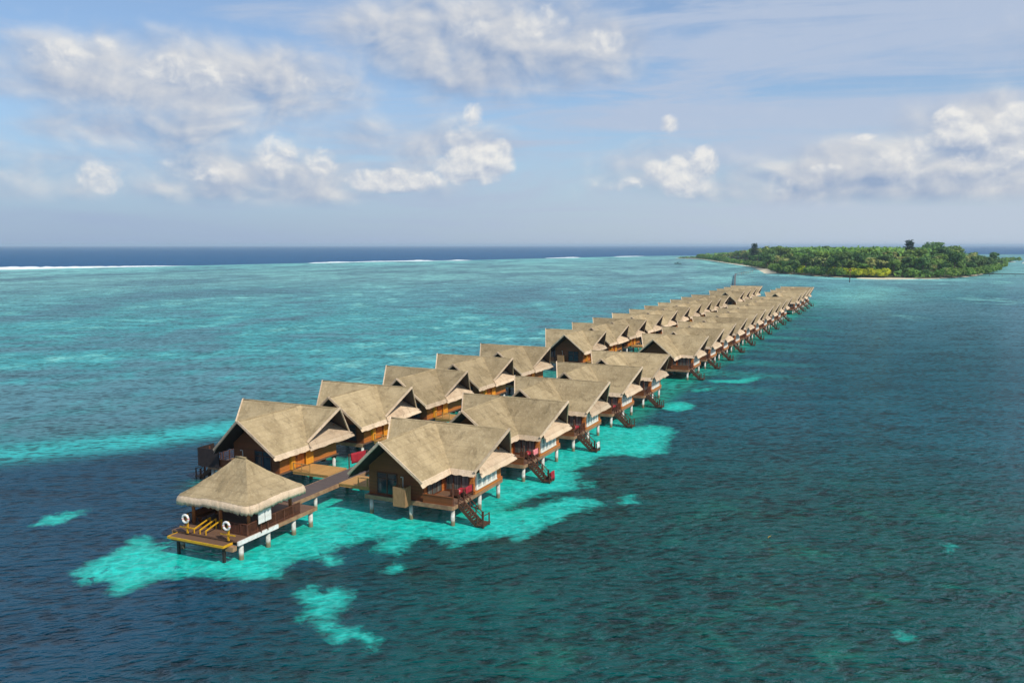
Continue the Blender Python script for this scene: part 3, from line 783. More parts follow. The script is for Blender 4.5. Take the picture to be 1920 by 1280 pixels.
# depth rows behind the shore that faces the camera, tall trees further in
IN = {d_: [(p.x, p.y) for p in inset(rp, d_)] for d_ in (3, 11, 20, 34, 50, 70)}
cand = []
step = 0
def shore_walk(P, spacing, a0, a1):
    """points along the ring between two vertex indices"""
    o = []; acc = 0; last = Vector(P[a0]); i = a0
    while i < a1:
        q = Vector(P[i + 1]); L = (q - last).length
        if acc + L >= spacing:
            last = last + (q - last) * ((spacing - acc) / L); o.append((last.x, last.y)); acc = 0
        else: acc += L; last = q; i += 1
    return o
I0, I1 = 1 * 6, 15 * 6                              # from the far left tip round the near shore to the far right tip
count = {}
def put(kind, x, y, s_, z=1.4):
    n_ = {'palm': 3, 'broad': 3, 'broad_dark': 2, 'bush': 2, 'lime': 2, 'pine': 1}[kind]
    place(kind, rng.randrange(n_), x, y, s_, z); count[kind] = count.get(kind, 0) + 1
def taper(x, y):
    """tree height falls towards both tips of the island"""
    dl = math.hypot(x - 312, y - 1665); dr = math.hypot(x - 740, y - 1260)
    bear = max(0.55, min(1.0, 0.55 + (x / y - 0.20) / 0.10 * 0.45))
    return bear * max(0.38, min(1.0, 0.32 + dl / 620, 0.30 + dr / 420)) * (0.80 if x / y > 0.52 else 1.0)
for d_, sp, kinds, s0 in ((3, 8.0, ('bush', 'bush', 'broad_dark', 'bush', 'palm'), 0.55), (11, 8.2, ('bush', 'bush', 'bush', 'broad_dark', 'lime'), 1.0), (20, 8.6, ('palm', 'broad', 'broad_dark', 'bush', 'palm'), 0.82),
                         (34, 9.5, ('palm', 'broad', 'palm', 'palm', 'broad_dark', 'palm'), 0.98), (50, 11, ('palm', 'broad', 'palm', 'broad_dark'), 1.14), (70, 13.5, ('broad', 'broad_dark', 'broad', 'palm'), 1.24)):
    for x, y in shore_walk(IN[d_], sp, I0, I1):
        if y > 1000 and d_ in (11, 20, 70) : continue
        far = y > 950 and d_ > 3
        if (far or (y > 950 and d_ == 3)) and not (x < 345 and y > 1180) and rng.random() < 0.5: continue
        if y > 1150 and x > 600 and d_ > 3 and rng.random() < 0.5: continue
        x += rng.uniform(-2.5, 2.5); y += rng.uniform(-3, 3)
        if d_ == 11 and 283 < x < 330 and y < 660 and rng.random() < 0.7: continue          # open beach
        if d_ == 3 and ((256 < x < 302 and y < 700) or (308 < x < 318 and y < 640) or (760 < y < 930 and x < 262) or rng.random() < 0.12): continue          # growth reaches the water only here
        k = rng.choice(kinds)
        if k == 'lime' and not (240 < x < 300 and y < 720): k = 'bush'
        if k == 'bush' and d_ == 11 and 243 < x < 285 and y < 700 and rng.random() < 0.6: k = 'lime'
        t = taper(x, y)
        s_ = s0 * rng.uniform(0.82, 1.15) * t * (1.25 if far and k not in ('bush', 'lime') else 1.0)
        if k == 'bush': s_ = max(s_, 0.85) * (1.4 if d_ == 3 else 1.15) * (1.3 if y > 1180 and x < 345 else 1.0)
        if k == 'lime': s_ = rng.uniform(1.1, 1.6)
        put(k, x, y, s_)
for x, y, s_ in ((331, 716, 1.3), (283, 1003, 1.2)): place('pine', 0, x, y, s_, 1.6)
for k_, (x, y) in enumerate(((246, 725), (250, 717), (248, 733), (262, 680), (266, 673), (270, 668), (258, 690), (273, 657), (279, 653), (268, 662), (283, 650))): place('lime', k_ % 2, x, y, 1.2 + 0.08 * (k_ % 4), 1.2)
print('trees', count)
# the wood behind the first rows reads as one mass
def wood_mass():
    mb = MB(); P = IN[50]; xs = [p[0] for p in P]; ys = [p[1] for p in P]; g = 8.0; pts_ = {}
    x = min(xs)
    nx = int((max(xs) - min(xs)) / g); ny = int((max(ys) - min(ys)) / g)
    for i in range(nx + 1):
        for j in range(ny + 1):
            x = min(xs) + i * g; y = min(ys) + j * g
            if inside(x, y, P):
                t = taper(x, y)
                h = (17.0 + 2.2 * noise.noise(Vector((x * .045, y * .045, 0))) + 3.0 * noise.noise(Vector((x * .13, y * .13, 5)))) * t + 2
                for k in range(13 if y < 900 else 5):
                    d_ = rnd_dir(); d_.z = abs(d_.z)
                    leafquad(mb, Vector((x + random.uniform(-5, 5), y + random.uniform(-5, 5), h + random.uniform(-3.5, 2.0))), random.uniform(1.6, 3.0), (d_ + Vector((0, -0.5, 0.3))).normalized(), 0 if noise.noise(Vector((x * .06, y * .06, 9))) > -0.1 else 1)
                pts_[(i, j)] = (x, y, h - 3.0)
    idx = {}; vs = []
    for k, p in pts_.items(): idx[k] = len(vs); vs.append(p)
    fs = [(idx[(i, j)], idx[(i + 1, j)], idx[(i + 1, j + 1)], idx[(i, j + 1)]) for (i, j) in pts_ if (i + 1, j) in pts_ and (i + 1, j + 1) in pts_ and (i, j + 1) in pts_]
    mb.add(vs, fs, 1)
    # low growth under the first rows, with its own depth
    n = len(IN[11]); 
    for k in range(n):
        for r_ in range(30):
            t = random.random(); a = Vector(IN[11][k]).lerp(Vector(IN[11][(k + 1) % n]), random.random()); b = Vector(IN[50][k]).lerp(Vector(IN[50][(k + 1) % n]), random.random())
            p = a.lerp(b, t); hh = (3 + 7 * t) * taper(p.x, p.y)
            leafquad(mb, Vector((p.x, p.y, 1.2 + hh * random.random())), random.uniform(1.2, 2.6), rnd_dir(), random.choice((0, 1, 1)))
    return mb.mesh('woodland', [M['leaf'], M['leaf_dark']])
tag(link('woodland', wood_mass()), 'unbroken dark green wood covering the island behind its front trees', 'wood', None, 'stuff')

# marker pole, boats, drifting branch
def pole():
    r_ = link('channel_marker', None, None, W(625, -32.7)); tag(r_, 'brown timber marker pole standing in shallow water before the beach', 'marker pole')
    q = MB(); q.tube([(0, 0, -1), (0.1, 0, 4.5), (0.1, 0, 9.5)], 0.32, 8, r2=0.22); link('shaft', q.mesh('shaft', [M['rail']], True), r_)
    q = MB(); q.beam((-0.9, 0, 8.2), (1.1, 0, 8.2), 0.3, 0.8); link('board', q.mesh('board', [M['rail']]), r_)
pole()
def boat(p, rot, s_, label, hull):
    r_ = link('motor_boat', None, None, p, rot); r_.scale = (s_, s_, s_); tag(r_, label, 'boat')
    q = MB(); n = 9; vs = []; sec = []
    for i in range(n):
        t = i / (n - 1); x = -4 + 8.5 * t; w_ = 1.2 * (1 - max(0, (t - 0.45) / 0.55) ** 2.2); k = -0.35 + 0.5 * max(0, t - 0.7) * 2; sh = 0.9 + 0.6 * t * t
        vs += [(x, -w_, sh), (x, -w_ * .8, 0.1), (x, 0, k), (x, w_ * .8, 0.1), (x, w_, sh)]
    fs = [(i * 5 + j, i * 5 + j + 1, (i + 1) * 5 + j + 1, (i + 1) * 5 + j) for i in range(n - 1) for j in range(4)]
    fs += [(i * 5, (i + 1) * 5, (i + 1) * 5 + 4, i * 5 + 4) for i in range(n - 1)] + [(0, 4, 3, 2, 1)]
    q.add(vs, fs); link('hull', q.mesh('hull', [hull]), r_)
    q = MB(); q.box(-2.2, 1.0, -0.9, 0.9, 2.6, 2.75)
    for x in (-2.0, 0.8):
        for y in (-0.8, 0.8): q.beam((x, y, 0.9), (x, y, 2.6), 0.1)
    q.box(-0.4, 0.9, -0.7, 0.7, 1.0, 1.9); link('cabin', q.mesh('cabin', [M['hull'] if hull != M['white'] else M['white']]), r_)
boat(W(1134, -274, 0.1), R(200), 1.15, 'small dark boat moored off the island tip', M['hull'])
boat(W(1364, 150.5, 0.1), R(20), 1.0, 'small white boat off the far shore of the island', M['white'])
q = MB(); q.tube([(-0.4, 0, 0.02), (-0.1, 0.03, 0.05), (0.15, -0.01, 0.03), (0.42, 0.05, 0.01)], 0.018, 7, r2=0.012); q.tube([(0.05, 0.01, 0.04), (0.15, 0.15, 0.03)], 0.012, 6)
tag(link('drifting_branch', q.mesh('drifting_branch', [M['yellow']], True), None, W(74.2, -9.4, 0.0), ROT + R(75)), 'thin yellow branch drifting on the dark open water', 'branch')

# ------------------------------------------------------------------ water
SAND = {
'A': [(-33.9, 63.3), (-31.9, 61.2), (-30.1, 61.0), (-28.8, 59.2), (-28.0, 59.3), (-27.5, 61.2), (-26.2, 62.2), (-24.5, 62.9), (-21.9, 62.2), (-19.8, 61.8), (-17.8, 62.6), (-17.7, 65.1), (-16.8, 66.2), (-15.3, 65.9), (-14.2, 65.0), (-13.8, 65.6), (-14.8, 67.8), (-13.8, 69.2), (-12.3, 70.5), (-10.6, 71.3), (-11.3, 69.0), (-11.1, 67.9), (-9.3, 67.3), (-8.5, 69.2), (-7.8, 71.3), (-5.4, 69.9), (-4.7, 68.7), (-3.9, 69.6), (-1.5, 71.3), (-0.6, 71.5), (0.6, 70.5), (1.7, 71.8), (2.5, 73.4), (4.2, 75.6), (6.0, 77.9), (7.1, 78.6), (8.8, 80.2), (7.8, 82.9), (5.2, 82.9), (3.7, 81.3), (2.1, 79.9), (-0.3, 79.0), (-0.3, 80.2), (1.6, 82.3), (4.3, 84.7), (6.8, 86.0), (7.3, 92.7), (8.8, 96.0), (10.7, 99.5), (12.9, 100.5), (15.0, 99.0), (17.0, 100.8), (18.7, 101.3), (20.1, 107.9), (22.1, 112.9), (21.7, 116.7), (19.3, 117.8), (17.0, 116.0), (14.5, 124.0), (10.3, 135.9), (-2.4, 139.6), (-8.4, 121.8), (-17.7, 106.7), (-21.0, 91.4), (-23.1, 78.2), (-29.2, 74.4), (-29.3, 71.5), (-29.4, 68.9), (-31.0, 71.1), (-32.1, 71.4), (-32.7, 68.0), (-33.5, 65.1)],
'B': [(22.6, 130.0), (24.7, 134.5), (27.5, 135.9), (28.9, 133.1), (27.9, 129.6), (25.0, 127.0)],
'B2': [(31.2, 146.6), (35.0, 148.9), (34.7, 146.6), (31.1, 144.5)],
'B3': [(35.8, 157.3), (41.9, 157.9), (47.4, 162.5), (46.6, 159.2), (42.9, 154.2), (37.2, 154.8)],
'C': [(-15.5, 59.2), (-15.0, 60.8), (-13.6, 59.7), (-12.6, 60.5), (-11.8, 59.7), (-11.4, 57.2), (-12.2, 56.2), (-12.1, 55.1), (-11.5, 53.8), (-9.8, 53.5), (-9.0, 52.2), (-8.6, 50.7), (-8.8, 50.5), (-9.5, 52.0), (-10.4, 52.4), (-10.7, 51.1), (-11.3, 52.3), (-12.2, 53.3), (-13.0, 54.8), (-14.4, 55.1), (-14.1, 56.8), (-14.8, 57.9)],
'D': [(-9.7, 63.4), (-9.4, 64.5), (-8.6, 65.2), (-8.2, 64.5), (-8.6, 63.3), (-9.2, 62.8)],
'E': [(-42.8, 74.4), (-43.1, 77.0), (-42.0, 78.2), (-40.5, 79.0), (-40.6, 77.0), (-41.2, 74.4)],
'F': [(36.2, 68.9), (36.8, 69.3), (36.5, 68.3), (35.7, 67.8)], 'G': [(24.7, 52.9), (25.4, 53.3), (25.7, 52.7), (24.9, 52.1)],
'G2': [(7.6, 88.2), (8.8, 88.9), (8.5, 86.8), (7.8, 86.4)], 'G3': [(10.6, 82.5), (12.1, 83.8), (12.3, 81.3), (11.0, 80.6)], 'G4': [(-33.0, 71.1), (-32.6, 71.8), (-31.9, 70.9), (-32.4, 70.5)]}
def sdf(P, x, y):
    """signed distance to a polygon, positive inside"""
    P = np.array(P); d2 = np.full(x.shape, 1e18); ins = np.zeros(x.shape, bool); n = len(P); j = n - 1
    for i in range(n):
        a, b = P[j], P[i]; e = b - a; wx, wy = x - a[0], y - a[1]
        t = np.clip((wx * e[0] + wy * e[1]) / (e @ e), 0, 1)
        d2 = np.minimum(d2, (wx - e[0] * t) ** 2 + (wy - e[1] * t) ** 2)
        c = ((P[i][1] > y) != (P[j][1] > y))
        with np.errstate(divide='ignore', invalid='ignore'):
            c &= x < (P[j][0] - P[i][0]) * (y - P[i][1]) / (P[j][1] - P[i][1]) + P[i][0]
        ins ^= c; j = i
    return np.where(ins, 1, -1) * np.sqrt(d2)
def line_d(P, x, y):
    """distance to a polyline, and the signed side (positive on the far side)"""
    P = np.array(P, float); d2 = np.full(x.shape, 1e18); sd = np.zeros(x.shape)
    for a, b in zip(P[:-1], P[1:]):
        e = b - a; wx, wy = x - a[0], y - a[1]; t = np.clip((wx * e[0] + wy * e[1]) / (e @ e), 0, 1)
        q = (wx - e[0] * t) ** 2 + (wy - e[1] * t) ** 2; s_ = np.sign(e[0] * wy - e[1] * wx)
        sd = np.where(q < d2, s_, sd); d2 = np.minimum(d2, q)
    return np.sqrt(d2), sd
def sstep(x, a, b):
    t = np.clip((x - a) / (b - a), 0, 1); return t * t * (3 - 2 * t)
REEF = [(-6000, -2200), (-1500, 80), (-680, 803), (-533, 892), (-463, 979), (-382, 1056), (-286, 1197), (-212, 1313), (-62, 1430), (40, 1600), (192, 1815), (335, 1994), (800, 2300), (1500, 2350), (2600, 1700), (6000, 600)]
def build_water():
    az = np.concatenate([np.linspace(-180, -40, 36)[:-1], np.linspace(-40, 40, 330), np.linspace(40, 180, 36)[1:-1]])
    az = np.radians(az); r = np.concatenate([[6, 14, 22, 30], np.geomspace(36, 3200, 470), np.geomspace(3300, 60000, 40)])
    NA, NR = len(az), len(r)
    A, RR = np.meshgrid(az, r); x = (RR * np.sin(A)).ravel(); y = (RR * np.cos(A)).ravel()
    x = np.concatenate([x, [0.0]]); y = np.concatenate([y, [0.0]])
    u = DV.x * x + DV.y * y; v = NV.x * x + NV.y * y
    i = np.arange(NR - 1)[:, None]; j = np.arange(NA)[None, :]; j2 = (j + 1) % NA
    q = np.stack([(i * NA + j), (i * NA + j2), ((i + 1) * NA + j2), ((i + 1) * NA + j)], -1).reshape(-1, 4)[:, ::-1]
    tri = np.stack([np.arange(NA), (np.arange(NA) + 1) % NA, np.full(NA, NR * NA)], -1)
    me = bpy.data.meshes.new('water')
    me.from_pydata(np.stack([x, y, np.zeros_like(x)], -1).tolist(), [], q.tolist() + tri.tolist())
    # bed colours of the different waters
    sand = np.full(x.shape, -50.0)
    for P in SAND.values(): sand = np.maximum(sand, sdf(P, x, y))
    near = np.array([0.0002, 0.052, 0.050]); navy = np.array([0.0003, 0.036, 0.066]); mid = np.array([0.005, 0.070, 0.094])
    right = np.array([0.045, 0.15, 0.19]); lag = np.array([0.045, 0.295, 0.305]); lagfar = np.array([0.15, 0.36, 0.355]); ocean = np.array([0.004, 0.085, 0.205])
    pale = np.array([0.20, 0.56, 0.52]); green = np.array([0.006, 0.22, 0.16])
    c = np.zeros((len(x), 3)) + near
    def blend(m, col):
        nonlocal c; c = c * (1 - m[:, None]) + col * m[:, None]
    dist = np.hypot(x, y)
    jetty = v + 50.6
    blend(sstep(-x, 2, 26) * sstep(dist, 30, 60), navy)
    blend(sstep(dist, 75, 135) * sstep(jetty, -5, 20), mid)
    blend(sstep(dist, 150, 420) * sstep(jetty, 0, 40), right)
    # lagoon: behind the strip
    ST = [(-900, -260), (-160, 40), (-74.5, 92.5), (-61.9, 101.1), (-56.9, 103.8), (-49.7, 107.3), (-39.0, 116.3), (-20, 124), (10, 134), (60, 300), (130, 330)]
    sdist, sside = line_d(ST, x, y)
    w = sdist * sside
    far_ = np.maximum(u - 380, 0)
    lagoon = sstep(w, -1, 14) * (1 - sstep(jetty, -6 - 0.25 * far_, 30 + 0.75 * far_))
    lag2 = sstep(w, 20, 300)
    blend(sstep(w, -9, 12) * (1 - sstep(jetty, -14, 0)), lag * 0.55)
    blend(lagoon * sstep(w, 8, 40), lag)
    blend(lagoon * sstep(dist, 220, 650), lagfar)
    blend(lagoon * (1 - sstep(np.abs(jetty), 20, 75)) * sstep(u, 90, 150) * 0.7, np.array([0.045, 0.23, 0.27]))
    blend(lagoon * np.exp(-(((u - 430) / 130) ** 2 + ((v + 190) / 75) ** 2)) * 0.75, np.array([0.075, 0.215, 0.26]))
    blend(lagoon * np.exp(-(((u - 330) / 120) ** 2 + ((v + 330) / 70) ** 2)) * 0.6, np.array([0.07, 0.22, 0.25]))
    blend(np.exp(-((sdist - 1.0) / 4.6) ** 2) * (1 - sstep(jetty, -16, -4)) * sstep(dist, 60, 90) * 0.85, np.array([0.025, 0.42, 0.40]))
    # under and beside the villas
    blend((1 - sstep(np.abs(jetty), 15, 19)) * sstep(u, 62, 70) * (1 - sstep(u, 395, 430)), green)
    streak = np.array([0.5 + 0.5 * noise.noise(Vector((uu * 0.11, 0, 3.0))) for uu in u]) if len(u) < 1e6 else 0
    blend((1 - sstep(jetty, 18, 24 + 26 * streak)) * sstep(jetty, 10, 14) * sstep(u, 125, 170) * (1 - sstep(u, 395, 430)) * 0.5 * sstep(streak, .35, .75), np.array([0.012, 0.30, 0.25]))
    # pale shelf round the island end of the rows
    isl = sdf([(p.x, p.y) for p in rp], x, y)
    blend(sstep(isl, -230, -60) * 0.4, np.array([0.15, 0.33, 0.36]))
    blend(np.exp(-(((u - 470) / 90) ** 2 + ((v + 18) / 26) ** 2)) * 0.7, pale * 0.8)
    blend(sstep(isl, -42, -4) * (1 - 0.75 * sstep(x, 300, 345)), np.array([0.24, 0.60, 0.55]))
    # reef flat and ocean
    rd, rs = line_d(REEF, x, y); rw = rd * rs
    blend(sstep(rw, -330, -60) * (1 - sstep(rw, -8, 8)) * (1 - sstep(x, 150, 500)) * 0.7, np.array([0.17, 0.53, 0.50]))
    blend(sstep(rw, -12, 25), ocean)
    blend(sstep(rw, 3000, 20000) * 0.4, np.array([0.02, 0.07, 0.2]))
    mott = np.clip(lagoon * (1 - sstep(rw, -40, 0)) + 0.55 * sstep(jetty, 25, 60) * sstep(dist, 180, 400) * (1 - sstep(isl, -60, -20)) * (1 - sstep(rw, -40, 0)), 0, 1)
    green_f = sstep(jetty, 20, 40) * (1 - sstep(dist, 60, 110)) * (1 - sstep(sand, -6, 0))
    ca = me.attributes.new('bed', 'FLOAT_COLOR', 'POINT'); ca.data.foreach_set('color', np.concatenate([c, np.ones((len(c), 1))], 1).astype(np.float32).ravel())
    for nm, a in (('sandbank', sand), ('coral', mott), ('weed', green_f), ('fringe', (sstep(jetty, 8, 20) * (1 - sstep(dist, 95, 130)) + (1 - sstep(y, 62, 68)) * sstep(x, -24, -16)) * (1 - sstep(x, 14, 22)) * sstep(dist, 60, 66))):
        at = me.attributes.new(nm, 'FLOAT', 'POINT'); at.data.foreach_set('value', a.astype(np.float32))
    me.polygons.foreach_set('use_smooth', [True] * len(me.polygons))
    m, nt = newmat('sea_water')
    def attr(n_, o_):
        a = nt.nodes.new('ShaderNodeAttribute'); a.attribute_name = n_; return a.outputs[o_]
    g = nt.nodes.new('ShaderNodeNewGeometry'); P = g.outputs['Position']
    col = attr('bed', 'Color')
    mo = X(nt, attr('coral', 'Fac')); sd = X(nt, attr('sandbank', 'Fac')); wd = X(nt, attr('weed', 'Fac')); wd2 = X(nt, attr('fringe', 'Fac'))
    # coral heads and weed on the lagoon floor
    PR = mapping(nt, P, rot=(0, 0, R(14)), scale=(1, 1.0, 1))
    n1 = fbm(nt, mapping(nt, PR, scale=(0.017, 0.0085, 1)), 1.0, 6, 0.60, 0.7)
    n2 = fbm(nt, mapping(nt, PR, scale=(0.11, 0.075, 1)), 1.0, 5, 0.68, 0.5)
    dk = (n1 * 0.62 + n2 * 0.38).ss(0.455, 0.585) * mo
    col = mix(nt, dk * 0.85, col, (0.075, 0.180, 0.215))
    lt = (n1 * 0.5 + n2 * 0.5).ss(0.47, 0.37) * mo
    col = mix(nt, lt * 0.62, col, (0.24, 0.62, 0.55))
    # green weed patches in the near dark water
    n3 = fbm(nt, P, 0.16, 6, 0.62, 0.3)
    col = mix(nt, n3.ss(0.50, 0.74) * wd * 0.8, col, (0.004, 0.13, 0.085))
    n4 = fbm(nt, P, 0.05, 4, 0.6)
    col = mix(nt, n4.ss(0.45, 0.65) * 0.35, col, mix(nt, 1.0, col, (0.5, 0.68, 0.75), 'MULTIPLY'))
    # dark coral fringe outside the sand
    fringe = sd.ss(-7.0, -0.8) * fbm(nt, P, 0.22, 5, 0.6).ss(0.42, 0.62) * wd2
    col = mix(nt, fringe * 0.65, col, (0.004, 0.028, 0.018))
    # sand banks with ragged edges
    n5 = fbm(nt, P, 0.55, 7, 0.66, 0.5); n6 = fbm(nt, P, 0.9, 5, 0.7, 0.8)
    sdn = sd + (n5 - 0.5) * 3.4 + (n6 - 0.5) * 1.1
    s_ = sdn.ss(-0.65, 0.75)
    hole = (fbm(nt, P, 0.33, 6, 0.68, 0.8) * 0.75 + n6 * 0.25).ss(0.555, 0.65) * (1.0 - sd.ss(1.2, 4.5) * 0.55)
    s_ = s_ * (1.0 - hole * 0.8)
    sc_ = mix(nt, n6.ss(0.33, 0.68), (0.003, 0.34, 0.285), (0.008, 0.585, 0.49))
    sc_ = mix(nt, (1.0 - sdn.ss(0.2, 2.2)) * 0.7, sc_, (0.002, 0.26, 0.22))
    sc_ = mix(nt, fbm(nt, P, 0.12, 3).ss(0.48, 0.68) * 0.55, sc_, (0.002, 0.38, 0.27))
    caust = nt.nodes.new('ShaderNodeTexVoronoi'); caust.feature = 'DISTANCE_TO_EDGE'; caust.inputs['Scale'].default_value = 0.75
    dv = nt.nodes.new('ShaderNodeVectorMath'); dv.operation = 'ADD'; nt.links.new(P, dv.inputs[0])
    nz = nt.nodes.new('ShaderNodeTexNoise'); nz.inputs['Scale'].default_value = 0.8; nt.links.new(P, nz.inputs['Vector']); nt.links.new(nz.outputs['Color'], dv.inputs[1]); nt.links.new(dv.outputs[0], caust.inputs['Vector'])
    ce = 1.0 - X(nt, caust.outputs['Distance']).ss(0.0, 0.16)
    sc_ = mix(nt, ce * 0.25, sc_, (0.08, 0.70, 0.60))
    col = mix(nt, s_, col, sc_)
    # waves
    w0 = mapping(nt, P, rot=(0, 0, R(-20)))
    wv = mapping(nt, P, rot=(0, 0, R(-22)), scale=(1, 1, 1))
    w1r = fbm(nt, mapping(nt, wv, scale=(0.40, 1.05, 1)), 1.0, 3, 0.5, 0.45)
    w1 = 1.0 - ((w1r - 0.5)._m('ABSOLUTE')) * 4.0
    w2 = fbm(nt, mapping(nt, P, rot=(0, 0, R(15)), scale=(0.09, 0.24, 1)), 1.0, 3, 0.5)
    w3 = fbm(nt, mapping(nt, P, rot=(0, 0, R(-40)), scale=(1.6, 3.2, 1)), 1.0, 3, 0.6)
    # wave light and shade put into the colour: bright crests, dark troughs
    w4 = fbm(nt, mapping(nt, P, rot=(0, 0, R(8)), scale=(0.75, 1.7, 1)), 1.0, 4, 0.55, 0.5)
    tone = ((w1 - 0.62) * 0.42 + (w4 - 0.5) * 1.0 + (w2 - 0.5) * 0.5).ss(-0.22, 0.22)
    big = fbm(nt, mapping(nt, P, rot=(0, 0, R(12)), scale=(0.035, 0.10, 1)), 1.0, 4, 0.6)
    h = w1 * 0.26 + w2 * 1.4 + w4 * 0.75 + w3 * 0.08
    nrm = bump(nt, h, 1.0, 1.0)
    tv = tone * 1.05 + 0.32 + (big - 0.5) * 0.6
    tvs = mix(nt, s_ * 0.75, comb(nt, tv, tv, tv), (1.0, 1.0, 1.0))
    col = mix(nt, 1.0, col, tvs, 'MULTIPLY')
    fr = nt.nodes.new('ShaderNodeFresnel'); fr.inputs['IOR'].default_value = 1.333; nt.links.new(nrm, fr.inputs['Normal'])
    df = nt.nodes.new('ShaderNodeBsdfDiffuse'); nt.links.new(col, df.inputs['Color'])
    sn = bump(nt, h, 0.35, 0.6); nt.links.new(sn, df.inputs['Normal'])
    gl = nt.nodes.new('ShaderNodeBsdfGlossy'); gl.inputs['Roughness'].default_value = 0.06; nt.links.new(nrm, gl.inputs['Normal'])
    ms = nt.nodes.new('ShaderNodeMixShader'); nt.links.new((X(nt, fr.outputs[0]) * 0.36 - 0.010).max(0.0).min(0.19).s, ms.inputs[0]); nt.links.new(df.outputs[0], ms.inputs[1]); nt.links.new(gl.outputs[0], ms.inputs[2])
    out(nt, ms.outputs[0])
    me.materials.append(m)
    return tag(link('water', me), 'clear sea over sandbanks, coral lagoon and deep ocean', None, None, 'structure')
build_water()
# breaking waves on the reef edge
def mk_foam():
    m, nt = newmat('surf_foam'); n = fbm(nt, objco(nt), 0.12, 5, 0.7)
    out(nt, princ(nt, mix(nt, n.ss(.35, .65), (0.88, 0.90, 0.90), (0.66, 0.76, 0.78)), 0.8)); return m
def surf():
    mb = MB()
    for line, h, w_, brk in (([(-1500, 95), (-1100, 440), (-680, 806), (-533, 893), (-463, 978), (-382, 1055)], 3.0, 30, 0.15), ([(-286, 1198), (-250, 1256), (-212, 1314), (-140, 1372), (-62, 1431)], 1.5, 16, 0.45),
                             ([(60, 1640), (192, 1816), (260, 1905), (325, 1985)], 1.2, 14, 0.5)):
        P = []
        for a, b in zip(line[:-1], line[1:]):
            k = max(2, int(math.hypot(b[0] - a[0], b[1] - a[1]) / 5))
            P += [Vector(a).lerp(Vector(b), i / k) for i in range(k)]
        P.append(Vector(line[-1])); vs = []; n = len(P)
        for i, p in enumerate(P):
            d = (P[min(i + 1, n - 1)] - P[max(i - 1, 0)]).normalized(); q = Vector((d.y, -d.x)); t = i / (n - 1)
            e = min(1, 8 * (1 - t), 30 * t) * (0.75 + 0.5 * noise.noise(Vector((p.x * .02, p.y * .02, 1)))) 
            if brk: e *= max(0.0, min(1.0, (0.9 if brk < 0.3 else 0.45) + 2.2 * (noise.noise(Vector((i * 0.07, brk * 9, 2))) + 0.25)))
            for s_, z in ((-0.5, -0.1), (-0.2, h * 0.8), (0.0, h), (0.25, h * 0.55), (0.6, 0.25), (1.0, -0.1)):
                j_ = noise.noise(Vector((p.x * .2, p.y * .2, s_ * 5)))
                c = p + q * (s_ * w_ * e * (1 + 0.35 * j_)); vs.append((c.x, c.y, -0.1 + (z + 0.1) * e * (1 + 0.4 * j_)))
        mb.add(vs, [(i * 6 + j, i * 6 + j + 1, (i + 1) * 6 + j + 1, (i + 1) * 6 + j) for i in range(n - 1) for j in range(5)])
    return mb.mesh('surf', [mk_foam()], True)
tag(link('surf', surf()), 'white surf breaking along the outer reef edge', 'surf', None, 'stuff')

# ------------------------------------------------------------------ sea air
hm, hn = newmat('sea_air')
pvn = hn.nodes.new('ShaderNodeVolumePrincipled'); pvn.inputs['Color'].default_value = (0.62, 0.82, 1.0, 1); pvn.inputs['Density'].default_value = 0.00009; pvn.inputs['Anisotropy'].default_value = 0.0
ho = hn.nodes.new('ShaderNodeOutputMaterial'); hn.links.new(pvn.outputs[0], ho.inputs['Volume'])
hb = MB(); hb.box(-70000, 70000, -70000, 70000, -2.5, 42)
tag(link('haze', hb.mesh('haze', [hm])), 'thin sea haze over the whole scene', None, None, 'stuff')

# ------------------------------------------------------------------ sky, sun, camera
SUN_AZ, SUN_EL = R(138), R(45)                       # clockwise from +Y
world = bpy.data.worlds.new('World'); sc.world = world; world.use_nodes = True
nt = world.node_tree; nt.nodes.clear()
sky = nt.nodes.new('ShaderNodeTexSky'); sky.sky_type = 'NISHITA'; sky.sun_disc = False
sky.sun_elevation = SUN_EL; sky.sun_rotation = SUN_AZ; sky.air_density = 1.0; sky.dust_density = 0.6; sky.ozone_density = 1.6
tc = nt.nodes.new('ShaderNodeTexCoord'); D = tc.outputs['Generated']
sep = nt.nodes.new('ShaderNodeSeparateXYZ'); nt.links.new(D, sep.inputs[0])
dx, dy, dz = (X(nt, sep.outputs[i]) for i in range(3))
AZ = dx._m('ARCTAN2', dy) * 57.2958
EL = dz._m('ARCSINE') * 57.2958
BG = 0.1
F_, TH = 1601.57, 0.11211
def ae(px, py):
    x = (px - 960) / F_; up = -(py - 640) / F_
    a, b, c = x, math.cos(TH) + up * math.sin(TH), -math.sin(TH) + up * math.cos(TH)
    return math.degrees(math.atan2(a, b)), math.degrees(math.atan2(c, math.hypot(a, b)))
PXD = 57.2958 / F_
